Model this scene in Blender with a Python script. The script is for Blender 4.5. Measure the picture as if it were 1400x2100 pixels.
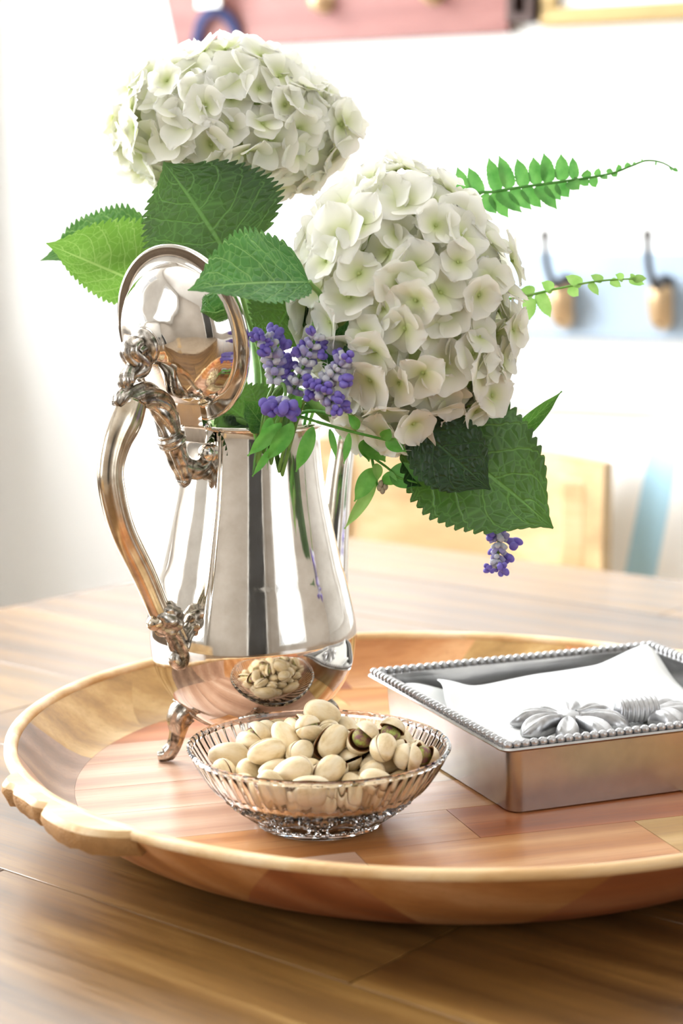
import bpy, bmesh, math, random
import numpy as np
from mathutils import Vector, Matrix, Quaternion, noise

for _o in list(bpy.data.objects):
    bpy.data.objects.remove(_o)
scene = bpy.context.scene
COL = scene.collection
PI = math.pi

# ------------------------------------------------------------------ camera, world, light, exposure
FPX = 3600.0                      # focal length in pixels of the 1400x2100 frame
ZT = 0.75                         # table top
PITCH = math.atan((1050 - 515) / FPX)
CAMZ = ZT + 0.325
cd = bpy.data.cameras.new('camera')
cam = bpy.data.objects.new('camera', cd); COL.objects.link(cam)
cd.sensor_fit = 'VERTICAL'; cd.sensor_height = 36.0
cd.lens = 36.0 * FPX / 2100.0
cd.clip_start = 0.02; cd.clip_end = 100
cam.location = (0, 0, CAMZ)
cam.rotation_euler = (PI / 2 - PITCH, 0, 0)
cd.dof.use_dof = True
cd.dof.focus_distance = 0.985
cd.dof.aperture_fstop = 6.3
scene.camera = cam

world = bpy.data.worlds.new('world'); scene.world = world
world.use_nodes = True
_bg = world.node_tree.nodes['Background']
_bg.inputs[0].default_value = (0.92, 0.96, 1.0, 1); _bg.inputs[1].default_value = 1.0

vs = scene.view_settings
vs.view_transform = 'Standard'; vs.look = 'None'; vs.gamma = 1.0
vs.use_curve_mapping = False
vs.exposure = 0.27
scene.cycles.max_bounces = 10; scene.cycles.diffuse_bounces = 3; scene.cycles.glossy_bounces = 4; scene.cycles.transmission_bounces = 12
scene.cycles.adaptive_threshold = 0.08
scene.cycles.use_light_tree = False

ROOM_ANG = math.radians(-24.0)
RU = Vector((math.cos(ROOM_ANG), math.sin(ROOM_ANG), 0))
RV = Vector((-math.sin(ROOM_ANG), math.cos(ROOM_ANG), 0))
VB, VF, UL, UR, HC = 3.05, -2.7, -2.16, 3.3, 3.1      # room: back, front, left, right, ceiling
def room(u, v, z=0.0):
    return RU * u + RV * v + Vector((0, 0, z))

def window_light(name, u, v, z, w, h, facing, power, col):
    ld = bpy.data.lights.new(name, 'AREA'); ld.shape = 'RECTANGLE'; ld.size = w; ld.size_y = h
    ld.energy = power; ld.color = col
    o = bpy.data.objects.new(name, ld); COL.objects.link(o)
    o.location = room(u, v, z)
    o.rotation_euler = facing.to_track_quat('-Z', 'Z').to_euler()
    return o
# daylight in the window openings: (u, v0, v1, z0, z1) of the left wall's and right wall's windows
WIN_L = [(0.45, 2.8, 0.92, 2.6), (-2.2, -0.6, 0.85, 2.6)]
WIN_R = [(-1.6, 0.6, 0.85, 2.9)]
for (a, b, c, d), pw in zip(WIN_L, (215, 45)):
    window_light('daylight_left', UL - 0.06, (a + b) / 2, (c + d) / 2, b - a, d - c, RU, pw, (0.94, 0.975, 1.0))
for a, b, c, d in WIN_R:
    window_light('daylight_right', UR + 0.06, (a + b) / 2, (c + d) / 2, b - a, d - c, -RU, 26, (0.95, 0.99, 1.0))

# ------------------------------------------------------------------ helpers
def ray(x, y):
    u = (x - 700) / FPX; v = (1050 - y) / FPX
    return Vector((u, math.cos(PITCH) + v * math.sin(PITCH), -math.sin(PITCH) + v * math.cos(PITCH)))
CAM = Vector((0, 0, CAMZ))
def on_z(x, y, z):
    d = ray(x, y); return CAM + d * ((z - CAMZ) / d.z)
def at(x, y, Y):
    d = ray(x, y); return CAM + d * (Y / d.y)
def on_plane(x, y, p0, n):
    d = ray(x, y); return CAM + d * ((p0 - CAM).dot(n) / d.dot(n))
def on_wall(x, y, off=0.0):
    p = on_plane(x, y, room(0, VB - off), RV)
    return p.dot(RU), p.z

def tag(o, label=None, cat=None, group=None, kind=None):
    if label: o['label'] = label
    if cat: o['category'] = cat
    if group: o['group'] = group
    if kind: o['kind'] = kind
    return o
def thing(name, loc, label, cat, group=None, rotz=0.0):
    o = bpy.data.objects.new(name, None); COL.objects.link(o)
    o.location = loc; o.rotation_euler = (0, 0, rotz); o.empty_display_size = 0.02
    return tag(o, label, cat, group)
def wloc(o):
    p = Vector((0, 0, 0))
    while o is not None:
        p += Vector(o.location); o = o.parent
    return p
def mesh(name, verts, faces, mat, smooth=True, uvs=None):
    me = bpy.data.meshes.new(name)
    me.from_pydata([tuple(v) for v in verts], [], faces)
    if smooth:
        me.polygons.foreach_set('use_smooth', [True] * len(me.polygons))
    if uvs is not None:
        l = me.uv_layers.new(name='UVMap')
        for lp in me.loops:
            l.data[lp.index].uv = uvs[lp.vertex_index]
    if mat is not None:
        for m_ in (mat if isinstance(mat, (list, tuple)) else [mat]):
            me.materials.append(m_)
    me.update()
    return me
def obj(name, me, parent=None, loc=None):
    o = bpy.data.objects.new(name, me); COL.objects.link(o)
    if parent is not None: o.parent = parent
    if loc is not None: o.location = loc
    return o
def wpart(name, verts, faces, mat, parent, smooth=True, uvs=None, autosmooth=None):
    """verts in world space; parent chain only translated"""
    p = wloc(parent)
    o = obj(name, mesh(name, [Vector(v) - p for v in verts], faces, mat, smooth, uvs), parent)
    if autosmooth: sharp(o, autosmooth)
    return o
def sharp(o, deg=35):
    me = o.data
    bm = bmesh.new(); bm.from_mesh(me)
    a = math.radians(deg)
    for e in bm.edges:
        if len(e.link_faces) == 2 and e.calc_face_angle(0) > a: e.smooth = False
        elif len(e.link_faces) < 2: e.smooth = False
    bm.to_mesh(me); bm.free()

def join_geo(*gs):
    V, F = [], []
    for v, f in gs:
        n = len(V); V += list(v); F += [tuple(i + n for i in q) for q in f]
    return V, F
def box_geo(c, s, bev=0.0):
    bm = bmesh.new(); bmesh.ops.create_cube(bm, size=1)
    for v in bm.verts: v.co = Vector((v.co.x * s[0], v.co.y * s[1], v.co.z * s[2]))
    if bev: bmesh.ops.bevel(bm, geom=list(bm.edges), offset=bev, segments=2, affect='EDGES', profile=0.6)
    V = [v.co + Vector(c) for v in bm.verts]; bm.verts.index_update()
    F = [tuple(v.index for v in f.verts) for f in bm.faces]; bm.free()
    return V, F
def room_box(name, u0, u1, v0, v1, z0, z1, mat, parent=None, bev=0.0, smooth=False):
    """axis-aligned box of the room's frame; keeps local axes along the room"""
    V, F = box_geo((0, 0, 0), (u1 - u0, v1 - v0, z1 - z0), bev)
    o = obj(name, mesh(name, V, F, mat, smooth), parent)
    c = room((u0 + u1) / 2, (v0 + v1) / 2, (z0 + z1) / 2)
    if parent is not None:
        c = c - wloc(parent)
    o.location = c; o.rotation_euler = (0, 0, ROOM_ANG)
    return o
def lathe_geo(profile, n=64, c=(0, 0, 0), a0=0.0, a1=2 * PI, mod=None, closed_profile=False):
    full = abs(a1 - a0 - 2 * PI) < 1e-6
    m = n if full else n + 1
    V, F = [], []
    k = len(profile)
    for i in range(m):
        a = a0 + (a1 - a0) * i / n
        for j, (r, z) in enumerate(profile):
            rr = r * mod(a, j, z) if mod else r
            V.append(Vector((c[0] + rr * math.cos(a), c[1] + rr * math.sin(a), c[2] + z)))
    for i in range(n):
        i2 = (i + 1) % m
        for j in range(k if closed_profile else k - 1):
            j2 = (j + 1) % k
            F.append((i * k + j, i2 * k + j, i2 * k + j2, i * k + j2))
    return V, F
def catmull(pts, n):
    """pts: list of tuples (any dim); returns n samples"""
    P = np.array([list(p) for p in pts], float)
    m = len(P)
    P = np.vstack([2 * P[0] - P[1], P, 2 * P[-1] - P[-2]])
    out = []
    for i in range(n):
        t = i / (n - 1) * (m - 1); k = min(int(t), m - 2); u = t - k
        p0, p1, p2, p3 = P[k], P[k + 1], P[k + 2], P[k + 3]
        out.append(0.5 * ((2 * p1) + (-p0 + p2) * u + (2 * p0 - 5 * p1 + 4 * p2 - p3) * u * u + (-p0 + 3 * p1 - 3 * p2 + p3) * u ** 3))
    return out
def tube_geo(path, radii, n=10, xs=None, up=None, cap=True, squash=1.0):
    """sweep; xs(theta, s)-> radial multiplier; up fixes the frame's first axis plane; squash scales second axis"""
    path = [Vector(p) for p in path]; m = len(path)
    V, F = [], []
    nrm = None
    for i in range(m):
        t = (path[min(i + 1, m - 1)] - path[max(i - 1, 0)]).normalized()
        if up is not None:
            b = Vector(up); b = (b - t * b.dot(t)).normalized(); a = b.cross(t).normalized()
        else:
            if nrm is None:
                h = Vector((0, 0, 1)) if abs(t.z) < 0.9 else Vector((1, 0, 0))
                nrm = (h - t * h.dot(t)).normalized()
            else:
                nrm = (nrm - t * nrm.dot(t)).normalized()
            a = nrm; b = t.cross(a).normalized()
        r = radii[i] if hasattr(radii, '__len__') else radii
        s = i / (m - 1)
        for j in range(n):
            th = 2 * PI * j / n
            k = r * (xs(th, s) if xs else 1.0)
            V.append(path[i] + a * (k * math.cos(th)) + b * (k * squash * math.sin(th)))
    for i in range(m - 1):
        for j in range(n):
            j2 = (j + 1) % n
            F.append((i * n + j, i * n + j2, (i + 1) * n + j2, (i + 1) * n + j))
    if cap:
        F.append(tuple(range(n - 1, -1, -1))); F.append(tuple((m - 1) * n + j for j in range(n)))
    return V, F
def sphere_geo(c, r, nu=12, nv=8, M=None):
    V, F = [], []
    rx, ry, rz = r if hasattr(r, '__len__') else (r, r, r)
    for i in range(nv + 1):
        ph = PI * i / nv
        for j in range(nu):
            th = 2 * PI * j / nu
            p = Vector((rx * math.sin(ph) * math.cos(th), ry * math.sin(ph) * math.sin(th), rz * math.cos(ph)))
            if M is not None: p = M @ p
            V.append(p + Vector(c))
    for i in range(nv):
        for j in range(nu):
            j2 = (j + 1) % nu
            F.append((i * nu + j, (i + 1) * nu + j, (i + 1) * nu + j2, i * nu + j2))
    return V, F

# ------------------------------------------------------------------ materials
def lin(h):
    if isinstance(h, str):
        h = h.lstrip('#'); c = [int(h[i:i + 2], 16) / 255 for i in (0, 2, 4)]
    else:
        c = list(h)
    return tuple(x / 12.92 if x <= 0.04045 else ((x + 0.055) / 1.055) ** 2.4 for x in c) + (1.0,)
class NT:
    def __init__(s, name):
        s.m = bpy.data.materials.new(name); s.m.use_nodes = True
        s.t = s.m.node_tree; s.n = s.t.nodes; s.b = s.n['Principled BSDF']; s.out = s.n['Material Output']
    def add(s, t, **kw):
        n = s.n.new(t)
        for k, v in kw.items(): setattr(n, k, v)
        return n
    def link(s, a, b): s.t.links.new(a, b)
    def math(s, op, a, b=None, c=None, clamp=False):
        n = s.add('ShaderNodeMath', operation=op); n.use_clamp = clamp
        for i, x in enumerate((a, b, c)):
            if x is None: continue
            if isinstance(x, (int, float)): n.inputs[i].default_value = x
            else: s.link(x, n.inputs[i])
        return n.outputs[0]
    def maprange(s, v, a, b, c, d, smooth=False):
        n = s.add('ShaderNodeMapRange')
        if smooth: n.interpolation_type = 'SMOOTHSTEP'
        s.link(v, n.inputs[0])
        for i, x in enumerate((a, b, c, d)): n.inputs[i + 1].default_value = x
        return n.outputs[0]
    def coord(s, kind='Object', scale=(1, 1, 1), rot=(0, 0, 0), loc=(0, 0, 0)):
        tc = s.add('ShaderNodeTexCoord'); mp = s.add('ShaderNodeMapping')
        s.link(tc.outputs[kind], mp.inputs[0])
        mp.inputs['Scale'].default_value = scale; mp.inputs['Rotation'].default_value = rot; mp.inputs['Location'].default_value = loc
        s.mp = mp
        return mp.outputs[0]
    def noise(s, vec, scale, detail=4, rough=0.5, dist=0.0):
        n = s.add('ShaderNodeTexNoise'); s.link(vec, n.inputs['Vector'])
        n.inputs['Scale'].default_value = scale; n.inputs['Detail'].default_value = detail
        n.inputs['Roughness'].default_value = rough; n.inputs['Distortion'].default_value = dist
        return n.outputs['Fac']
    def ramp(s, fac, stops):
        n = s.add('ShaderNodeValToRGB'); s.link(fac, n.inputs[0])
        e = n.color_ramp.elements
        while len(e) < len(stops): e.new(0.5)
        for i, (p, c) in enumerate(stops): e[i].position = p; e[i].color = lin(c) if isinstance(c, str) else c
        return n.outputs[0]
    def mix(s, fac, a, b, mode='MIX'):
        n = s.add('ShaderNodeMix', data_type='RGBA', blend_type=mode)
        for x, k in ((fac, 0), (a, 6), (b, 7)):
            if isinstance(x, (int, float)): n.inputs[k].default_value = x
            elif isinstance(x, str): n.inputs[k].default_value = lin(x)
            elif isinstance(x, tuple): n.inputs[k].default_value = x
            else: s.link(x, n.inputs[k])
        return n.outputs[2]
    def bump(s, h, strength, dist=0.001):
        n = s.add('ShaderNodeBump'); s.link(h, n.inputs['Height'])
        n.inputs['Strength'].default_value = strength; n.inputs['Distance'].default_value = dist
        s.link(n.outputs[0], s.b.inputs['Normal']); return n.outputs[0]
    def set(s, **kw):
        for k, v in kw.items():
            i = s.b.inputs[k.replace('_', ' ')]
            if hasattr(v, 'is_output') or hasattr(v, 'links'): s.link(v, i)
            else: i.default_value = lin(v) if isinstance(v, str) else v
        return s

def plain(name, col, rough=0.5, metal=0.0, var=0.06, scale=20, bump=0.0, spec=0.5):
    m = NT(name); v = m.coord('Object')
    f = m.noise(v, scale, 4)
    c = lin(col)
    lo = tuple(x * (1 - var) for x in c[:3]) + (1,); hi = tuple(min(1, x * (1 + var)) for x in c[:3]) + (1,)
    m.link(m.mix(f, lo, hi), m.b.inputs['Base Color'])
    m.set(Roughness=rough, Metallic=metal)
    m.b.inputs['Specular IOR Level'].default_value = spec
    if bump: m.bump(m.noise(v, scale * 6, 3), bump)
    return m.m

def wood(name, dark, mid, light, ang=0.0, rough=0.35, fine=1.0, val=0.18, coat=0.0, spec=0.5, wv=0.2):
    """grain runs along local x turned by ang; each piece shifts the pattern and its tone by its own random number"""
    m = NT(name)
    tc = m.add('ShaderNodeTexCoord'); oi = m.add('ShaderNodeObjectInfo')
    rot = m.add('ShaderNodeMapping'); rot.inputs['Rotation'].default_value = (0, 0, -ang)
    m.link(tc.outputs['Object'], rot.inputs[0])
    off = m.add('ShaderNodeVectorMath', operation='MULTIPLY_ADD')
    cmb = m.add('ShaderNodeCombineXYZ')
    for i, k in enumerate((13.0, 7.0, 5.0)): m.link(m.math('MULTIPLY', oi.outputs['Random'], k), cmb.inputs[i])
    m.link(rot.outputs[0], off.inputs[0]); off.inputs[1].default_value = (1, 1, 1); m.link(cmb.outputs[0], off.inputs[2])
    def sc(x, y, z):
        n = m.add('ShaderNodeVectorMath', operation='MULTIPLY'); m.link(off.outputs[0], n.inputs[0]); n.inputs[1].default_value = (x, y, z); return n.outputs[0]
    big = m.noise(sc(3 * fine, 14 * fine, 14 * fine), 1.0, 5, 0.6, 0.8)
    w = m.add('ShaderNodeTexWave', wave_type='BANDS', bands_direction='Y'); m.link(sc(0.8 * fine, 9 * fine, 9 * fine), w.inputs['Vector'])
    w.inputs['Scale'].default_value = 1.0; w.inputs['Distortion'].default_value = 5.5; w.inputs['Detail'].default_value = 3; w.inputs['Detail Scale'].default_value = 0.9
    grain = m.noise(sc(7 * fine, 190 * fine, 190 * fine), 1.0, 4, 0.65)
    pore = m.noise(sc(26 * fine, 700 * fine, 700 * fine), 1.0, 2, 0.5)
    f = m.math('ADD', m.math('MULTIPLY', big, 0.55), m.math('MULTIPLY', w.outputs['Fac'], wv))
    f = m.math('ADD', f, m.math('MULTIPLY', grain, 0.42))
    col = m.ramp(f, [(0.34, dark), (0.58, mid), (0.80, light)])
    pm = m.maprange(pore, 0.62, 0.72, 0.0, 0.45)
    col = m.mix(pm, col, dark)
    hs = m.add('ShaderNodeHueSaturation'); m.link(col, hs.inputs['Color'])
    m.link(m.maprange(oi.outputs['Random'], 0, 1, 1 - val, 1 + val), hs.inputs['Value'])
    hs.inputs['Hue'].default_value = 0.5
    m.link(hs.outputs[0], m.b.inputs['Base Color'])
    m.link(m.maprange(grain, 0.3, 0.7, rough - 0.05, rough + 0.07), m.b.inputs['Roughness'])
    m.b.inputs['Specular IOR Level'].default_value = spec
    if coat: m.b.inputs['Coat Weight'].default_value = coat; m.b.inputs['Coat Roughness'].default_value = 0.26
    m.bump(grain, 0.12, 0.0006)
    return m.m

TA = math.radians(-38.8)          # table grain direction
TRAYA = math.radians(18.0)        # tray stave direction
M = {}
M['wall'] = plain('wall_white_paint', '#f4f3f0', 0.7, var=0.015, scale=3)
M['trim'] = plain('white_trim_paint', '#fafaf8', 0.35, var=0.01, scale=3)
M['wall_warm'] = plain('wall_grey_beige_paint', '#b9b0a6', 0.7, var=0.02, scale=3)
M['ceiling'] = plain('ceiling_paint', '#f6f5f2', 0.8, var=0.01, scale=3)
M['floor'] = wood('floor_oak', '#8f7c66', '#b3a08a', '#c9b9a4', ROOM_ANG, 0.35)
M['slate'] = plain('dark_grey_door_paint', '#3c3a38', 0.5, var=0.1, scale=6)
M['table'] = [wood('table_oak_%d' % i, a, b, c, 0.0, 0.33, 0.8, 0.08, 0.45, 0.5, 0.11) for i, (a, b, c) in enumerate(
    [('#412a12', '#735026', '#a07a42'), ('#4a3216', '#7f5c2d', '#ab864c'), ('#3a250f', '#694922', '#946f3a')])]
M['tray'] = [wood('tray_acacia_%d' % i, a, b, c, TRAYA, 0.38, 1.1, 0.05, 0.1) for i, (a, b, c) in enumerate(
    [('#a5652f', '#c98a52', '#e0ab77'),      # orange
     ('#97713a', '#bd9457', '#d8b67c'),      # yellow
     ('#8a4a28', '#b26a3f', '#ca8a5f'),      # red
     ('#70543f', '#957560', '#b5957b'),      # grey brown
     ('#a1745a', '#c2967a', '#d9b69c')])]    # pale
M['tray_rim'] = wood('tray_rim_lit_pale_wood', '#c79a62', '#e0bd8c', '#f0d9b4', TRAYA, 0.45, 1.0, 0.05, 0.0)  # rim's lit brightness put into a pale wood tone, shared by the handles

# ------------------------------------------------------------------ more materials
M['gold'] = plain('gilt_frame_paint', '#ad9362', 0.45, 0.3, 0.12, 30)
M['mat_board'] = plain('white_mat_board', '#f7f7f7', 0.7, var=0.01)
M['red_wood'] = wood('red_brown_stained_wood', '#643530', '#7d4a43', '#94645b', ROOM_ANG, 0.5, 0.7, 0.03)
M['walnut'] = plain('dark_walnut', '#3b2117', 0.5, var=0.25, scale=25)
M['brass'] = plain('aged_brass', '#c4a781', 0.45, 0.6, 0.2, 60)
M['iron'] = plain('dark_bronze_iron', '#3a322c', 0.45, 0.7, 0.2, 60)
M['blue_board'] = plain('pale_blue_grey_paint', '#a9bccf', 0.5, var=0.03, scale=6)
M['navy'] = plain('navy_webbing', '#2b3158', 0.8, var=0.15, scale=200)
M['white_cloth'] = plain('white_cotton', '#f3f2ef', 0.85, var=0.02, scale=80, bump=0.2)
M['blue_cloth'] = plain('light_blue_stripe_cotton', '#a9d0e2', 0.85, var=0.03, scale=80)
M['ink_cloth'] = plain('violet_blue_stitching', '#6f74b8', 0.85, var=0.05, scale=80)
M['honey'] = wood('honey_pine', '#a2825a', '#bf9f72', '#d3b88f', 0.0, 0.4, 1.2, 0.05)
M['pane'] = NT('window_glass').set(Roughness=0.0, Transmission_Weight=1.0, IOR=1.05).m

# ------------------------------------------------------------------ room shell
def struct(o): o['kind'] = 'structure'; return o
V, F = box_geo((0, 0, 0), (UR - UL + 0.6, VB - VF + 0.6, 0.1))
fl = struct(obj('floor', mesh('floor', V, F, M['floor'], False))); fl.location = room((UL + UR) / 2, (VB + VF) / 2, -0.05); fl.rotation_euler.z = ROOM_ANG
struct(room_box('ceiling', UL - 0.2, UR + 0.2, VF - 0.2, VB + 0.2, HC, HC + 0.1, M['ceiling']))
struct(room_box('wall_back', UL - 0.2, UR + 0.2, VB, VB + 0.12, 0, HC, M['wall']))

def wall_side(name, u0, u1, wins, mat):
    parts = []
    vs_ = VF - 0.1
    for a, b, c, d in sorted(wins):
        parts.append((vs_, a, 0, HC)); parts.append((a, b, 0, c)); parts.append((a, b, d, HC)); vs_ = b
    parts.append((vs_, VB, 0, HC))
    gs = [box_geo(((u0 + u1) / 2, (a + b) / 2, (c + d) / 2), (u1 - u0, b - a, d - c)) for a, b, c, d in parts]
    V, F = join_geo(*gs)
    o = obj(name, mesh(name, V, F, mat, False)); o.rotation_euler.z = ROOM_ANG
    return struct(o)
wall_side('wall_left', UL - 0.14, UL, WIN_L, M['wall'])
wall_side('wall_right', UR, UR + 0.14, WIN_R, M['wall_warm'])
# wall behind the camera with a wide opening closed by dark doors
DU0, DU1, DH = 0.95, 2.75, 2.98
V, F = join_geo(box_geo(((UL + DU0) / 2, VF - 0.06, HC / 2), (DU0 - UL, 0.12, HC)), box_geo(((UR + DU1) / 2, VF - 0.06, HC / 2), (UR - DU1, 0.12, HC)),
                box_geo(((DU0 + DU1) / 2, VF - 0.06, (HC + DH) / 2), (DU1 - DU0, 0.12, HC - DH)))
o = struct(obj('wall_front', mesh('wall_front', V, F, M['wall_warm'], False))); o.rotation_euler.z = ROOM_ANG
d1 = bpy.data.objects.new('door_1', None); COL.objects.link(d1); d1.location = room((DU0 + DU1) / 2, VF, 0); struct(d1)
um = (DU0 + DU1) / 2
for a, b in ((DU0, um - 0.003), (um + 0.003, DU1)):
    room_box('door_leaf', a, b, VF - 0.08, VF - 0.04, 0.01, DH - 0.01, M['slate'], d1)
    for c, e in ((0.15, 0.9), (1.0, 1.9), (2.0, 2.85)):
        room_box('door_panel', a + 0.12, b - 0.12, VF - 0.04, VF - 0.028, c, e, M['slate'], d1)
for a, b, c, e in ((DU0 - 0.11, DU0, 0, DH), (DU1, DU1 + 0.11, 0, DH), (DU0 - 0.11, DU1 + 0.11, DH, DH + 0.1)):
    room_box('door_casing', a, b, VF - 0.001, VF + 0.025, c, e, M['trim'], d1)
# windows: casing, sill, sash bars, panes
def window(n, side, a, b, c, d, cols, rows):
    u = UL if side < 0 else UR
    w = bpy.data.objects.new('window_%d' % n, None); COL.objects.link(w); w.location = room(u, (a + b) / 2, c); struct(w)
    s = side
    def bx(nm, u0, u1, v0, v1, z0, z1, m):
        room_box(nm, min(u0, u1), max(u0, u1), v0, v1, z0, z1, m, w)
    bx('window_casing', u, u - s * 0.025, a - 0.1, a, c, d, M['trim']); bx('window_casing', u, u - s * 0.025, b, b + 0.1, c, d, M['trim'])
    bx('window_casing', u, u - s * 0.025, a - 0.1, b + 0.1, d, d + 0.11, M['trim']); bx('window_sill', u, u - s * 0.06, a - 0.12, b + 0.12, c - 0.04, c, M['trim'])
    for i in range(cols + 1):
        v = a + (b - a) * i / cols; t = 0.03 if i in (0, cols) else 0.014
        bx('sash_bar', u + s * 0.01, u + s * 0.045, max(a, v - t), min(b, v + t), c, d, M['trim'])
    for i in range(rows + 1):
        z = c + (d - c) * i / rows; t = 0.03 if i in (0, rows) else 0.014
        bx('sash_rail', u + s * 0.01, u + s * 0.045, a, b, max(c, z - t), min(d, z + t), M['trim'])
window(1, -1, *WIN_L[0], 4, 3); window(2, -1, *WIN_L[1], 3, 3); window(3, 1, *WIN_R[0], 4, 3)

# wainscot rails on the back wall, door casing strip near the corner, baseboard
def rail(n, y0, y1, dep):
    z1 = on_wall(1250, y0)[1]; z0 = on_wall(1250, y1)[1]
    return struct(room_box('trim_%d' % n, on_wall(640, 800)[0], UR, VB - dep, VB, z0, z1, M['trim'], None, 0.004))
rail(1, 790, 838, 0.03)
z_r = on_wall(1250, 838)[1]
for i, x0 in enumerate((640, 1010, 1390)):
    u = on_wall(x0, 900)[0]
    struct(room_box('trim_%d' % (2 + i), u - 0.03, u + 0.03, VB - 0.016, VB, 0.16, z_r, M['trim'], None, 0.003))
struct(room_box('baseboard_back', UL, UR, VB - 0.02, VB, 0, 0.15, M['trim'], None, 0.004))
struct(room_box('baseboard_left', UL, UL + 0.02, VF, VB - 0.02, 0, 0.15, M['trim'], None, 0.004))

# ------------------------------------------------------------------ things on the back wall
# red-brown board with brass knobs
u0, zb = on_wall(362, 104); u1, _ = on_wall(1050, 57)
pr = thing('peg_rail', room((u0 + u1) / 2, VB - 0.014, zb), 'red-brown stained board with brass knobs high on the white wall', 'peg rail')
hh = 0.2; slant = 0.035; th = 0.028
poly = [(u0 + 0.012, zb), (u1, zb), (u1, zb + hh), (u0 - slant, zb + hh)]
V = [room(u, VB - th, z) for u, z in poly] + [room(u, VB - 0.0005, z) for u, z in poly]
wpart('board', V, [(0, 1, 2, 3), (7, 6, 5, 4), (0, 4, 5, 1), (1, 5, 6, 2), (2, 6, 7, 3), (3, 7, 4, 0)], M['red_wood'], pr, False)
def knob_geo(u, z, v, s=1.0):
    prof = [(0.0, 0.0), (0.02, 0.0), (0.02, 0.004), (0.009, 0.008), (0.007, 0.02), (0.013, 0.026), (0.017, 0.033), (0.015, 0.04), (0.008, 0.044), (0.0, 0.045)]
    Vl, F = lathe_geo([(r * s, z_ * s) for r, z_ in prof], 20)
    return [room(u + p.x, v - p.z, z + p.y) for p in Vl], F
for x, y in ((440, -8), (665, 6), (890, -12)):
    u, z = on_wall(x, y, th)
    wpart('knob', *knob_geo(u, z, VB - th), M['brass'], pr, True)
# navy strap looped on the first knob, white tab
u, z = on_wall(441, 2, th + 0.03)
st = thing('strap', room(u, VB - th - 0.03, z), 'navy webbing strap with white tab looped over a knob of the red-brown board', 'strap')
def W3(x, y, off): uu, zz = on_wall(x, y, off); return room(uu, VB - off, zz)
pth = catmull([W3(400, 108, 0.034), W3(404, 75, 0.04), W3(415, 40, 0.046), W3(440, 22, 0.05), W3(465, 35, 0.046), W3(482, 65, 0.04), W3(487, 108, 0.034)], 30)
wpart('webbing', *tube_geo(pth, 0.011, 10, squash=0.35, up=RV), M['navy'], st)
a_, b_ = on_wall(418, 20, 0.05), on_wall(464, -25, 0.05)
wpart('tab', [room(uu, vv, zz) for vv in (VB - 0.079, VB - 0.073) for uu, zz in ((a_[0], a_[1]), (b_[0], a_[1]), (b_[0], b_[1]), (a_[0], b_[1]))],
      [(0, 1, 2, 3), (7, 6, 5, 4), (0, 4, 5, 1), (1, 5, 6, 2), (2, 6, 7, 3), (3, 7, 4, 0)], M['white_cloth'], st, False)
# dark walnut box beside the gilt frame
u0, z0 = on_wall(1056, 50); u1, _ = on_wall(1108, 50)
dk = thing('wall_box', room(u0, VB - 0.02, z0), 'dark walnut wall box between the red-brown board and the gilt frame', 'box')
room_box('side', u0, u0 + 0.012, VB - 0.05, VB, z0, z0 + 0.2, M['walnut'], dk); room_box('side', u1 - 0.012, u1, VB - 0.05, VB, z0, z0 + 0.2, M['walnut'], dk)
room_box('bottom', u0 + 0.012, u1 - 0.012, VB - 0.05, VB, z0, z0 + 0.012, M['walnut'], dk); room_box('back', u0 + 0.012, u1 - 0.012, VB - 0.012, VB, z0 + 0.012, z0 + 0.2, M['walnut'], dk)
# gilt picture frame
u0, z0 = on_wall(1116, 58); fw = 0.03; u1 = u0 + 0.5; z1 = z0 + 0.4
pf = thing('picture_frame', room((u0 + u1) / 2, VB - 0.02, z0), 'gilt picture frame with white mat on the back wall', 'picture frame')
for a, b, c, d in ((u0, u1, z0, z0 + fw), (u0, u1, z1 - fw, z1), (u0, u0 + fw, z0 + fw, z1 - fw), (u1 - fw, u1, z0 + fw, z1 - fw)):
    room_box('frame_bar', a, b, VB - 0.035, VB, c, d, M['gold'], pf, 0.006)
room_box('mat', u0 + fw, u1 - fw, VB - 0.012, VB - 0.004, z0 + fw, z1 - fw, M['mat_board'], pf)
room_box('print', u0 + 0.12, u1 - 0.12, VB - 0.0135, VB - 0.012, z0 + 0.12, z1 - 0.12, M['blue_board'], pf)
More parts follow.
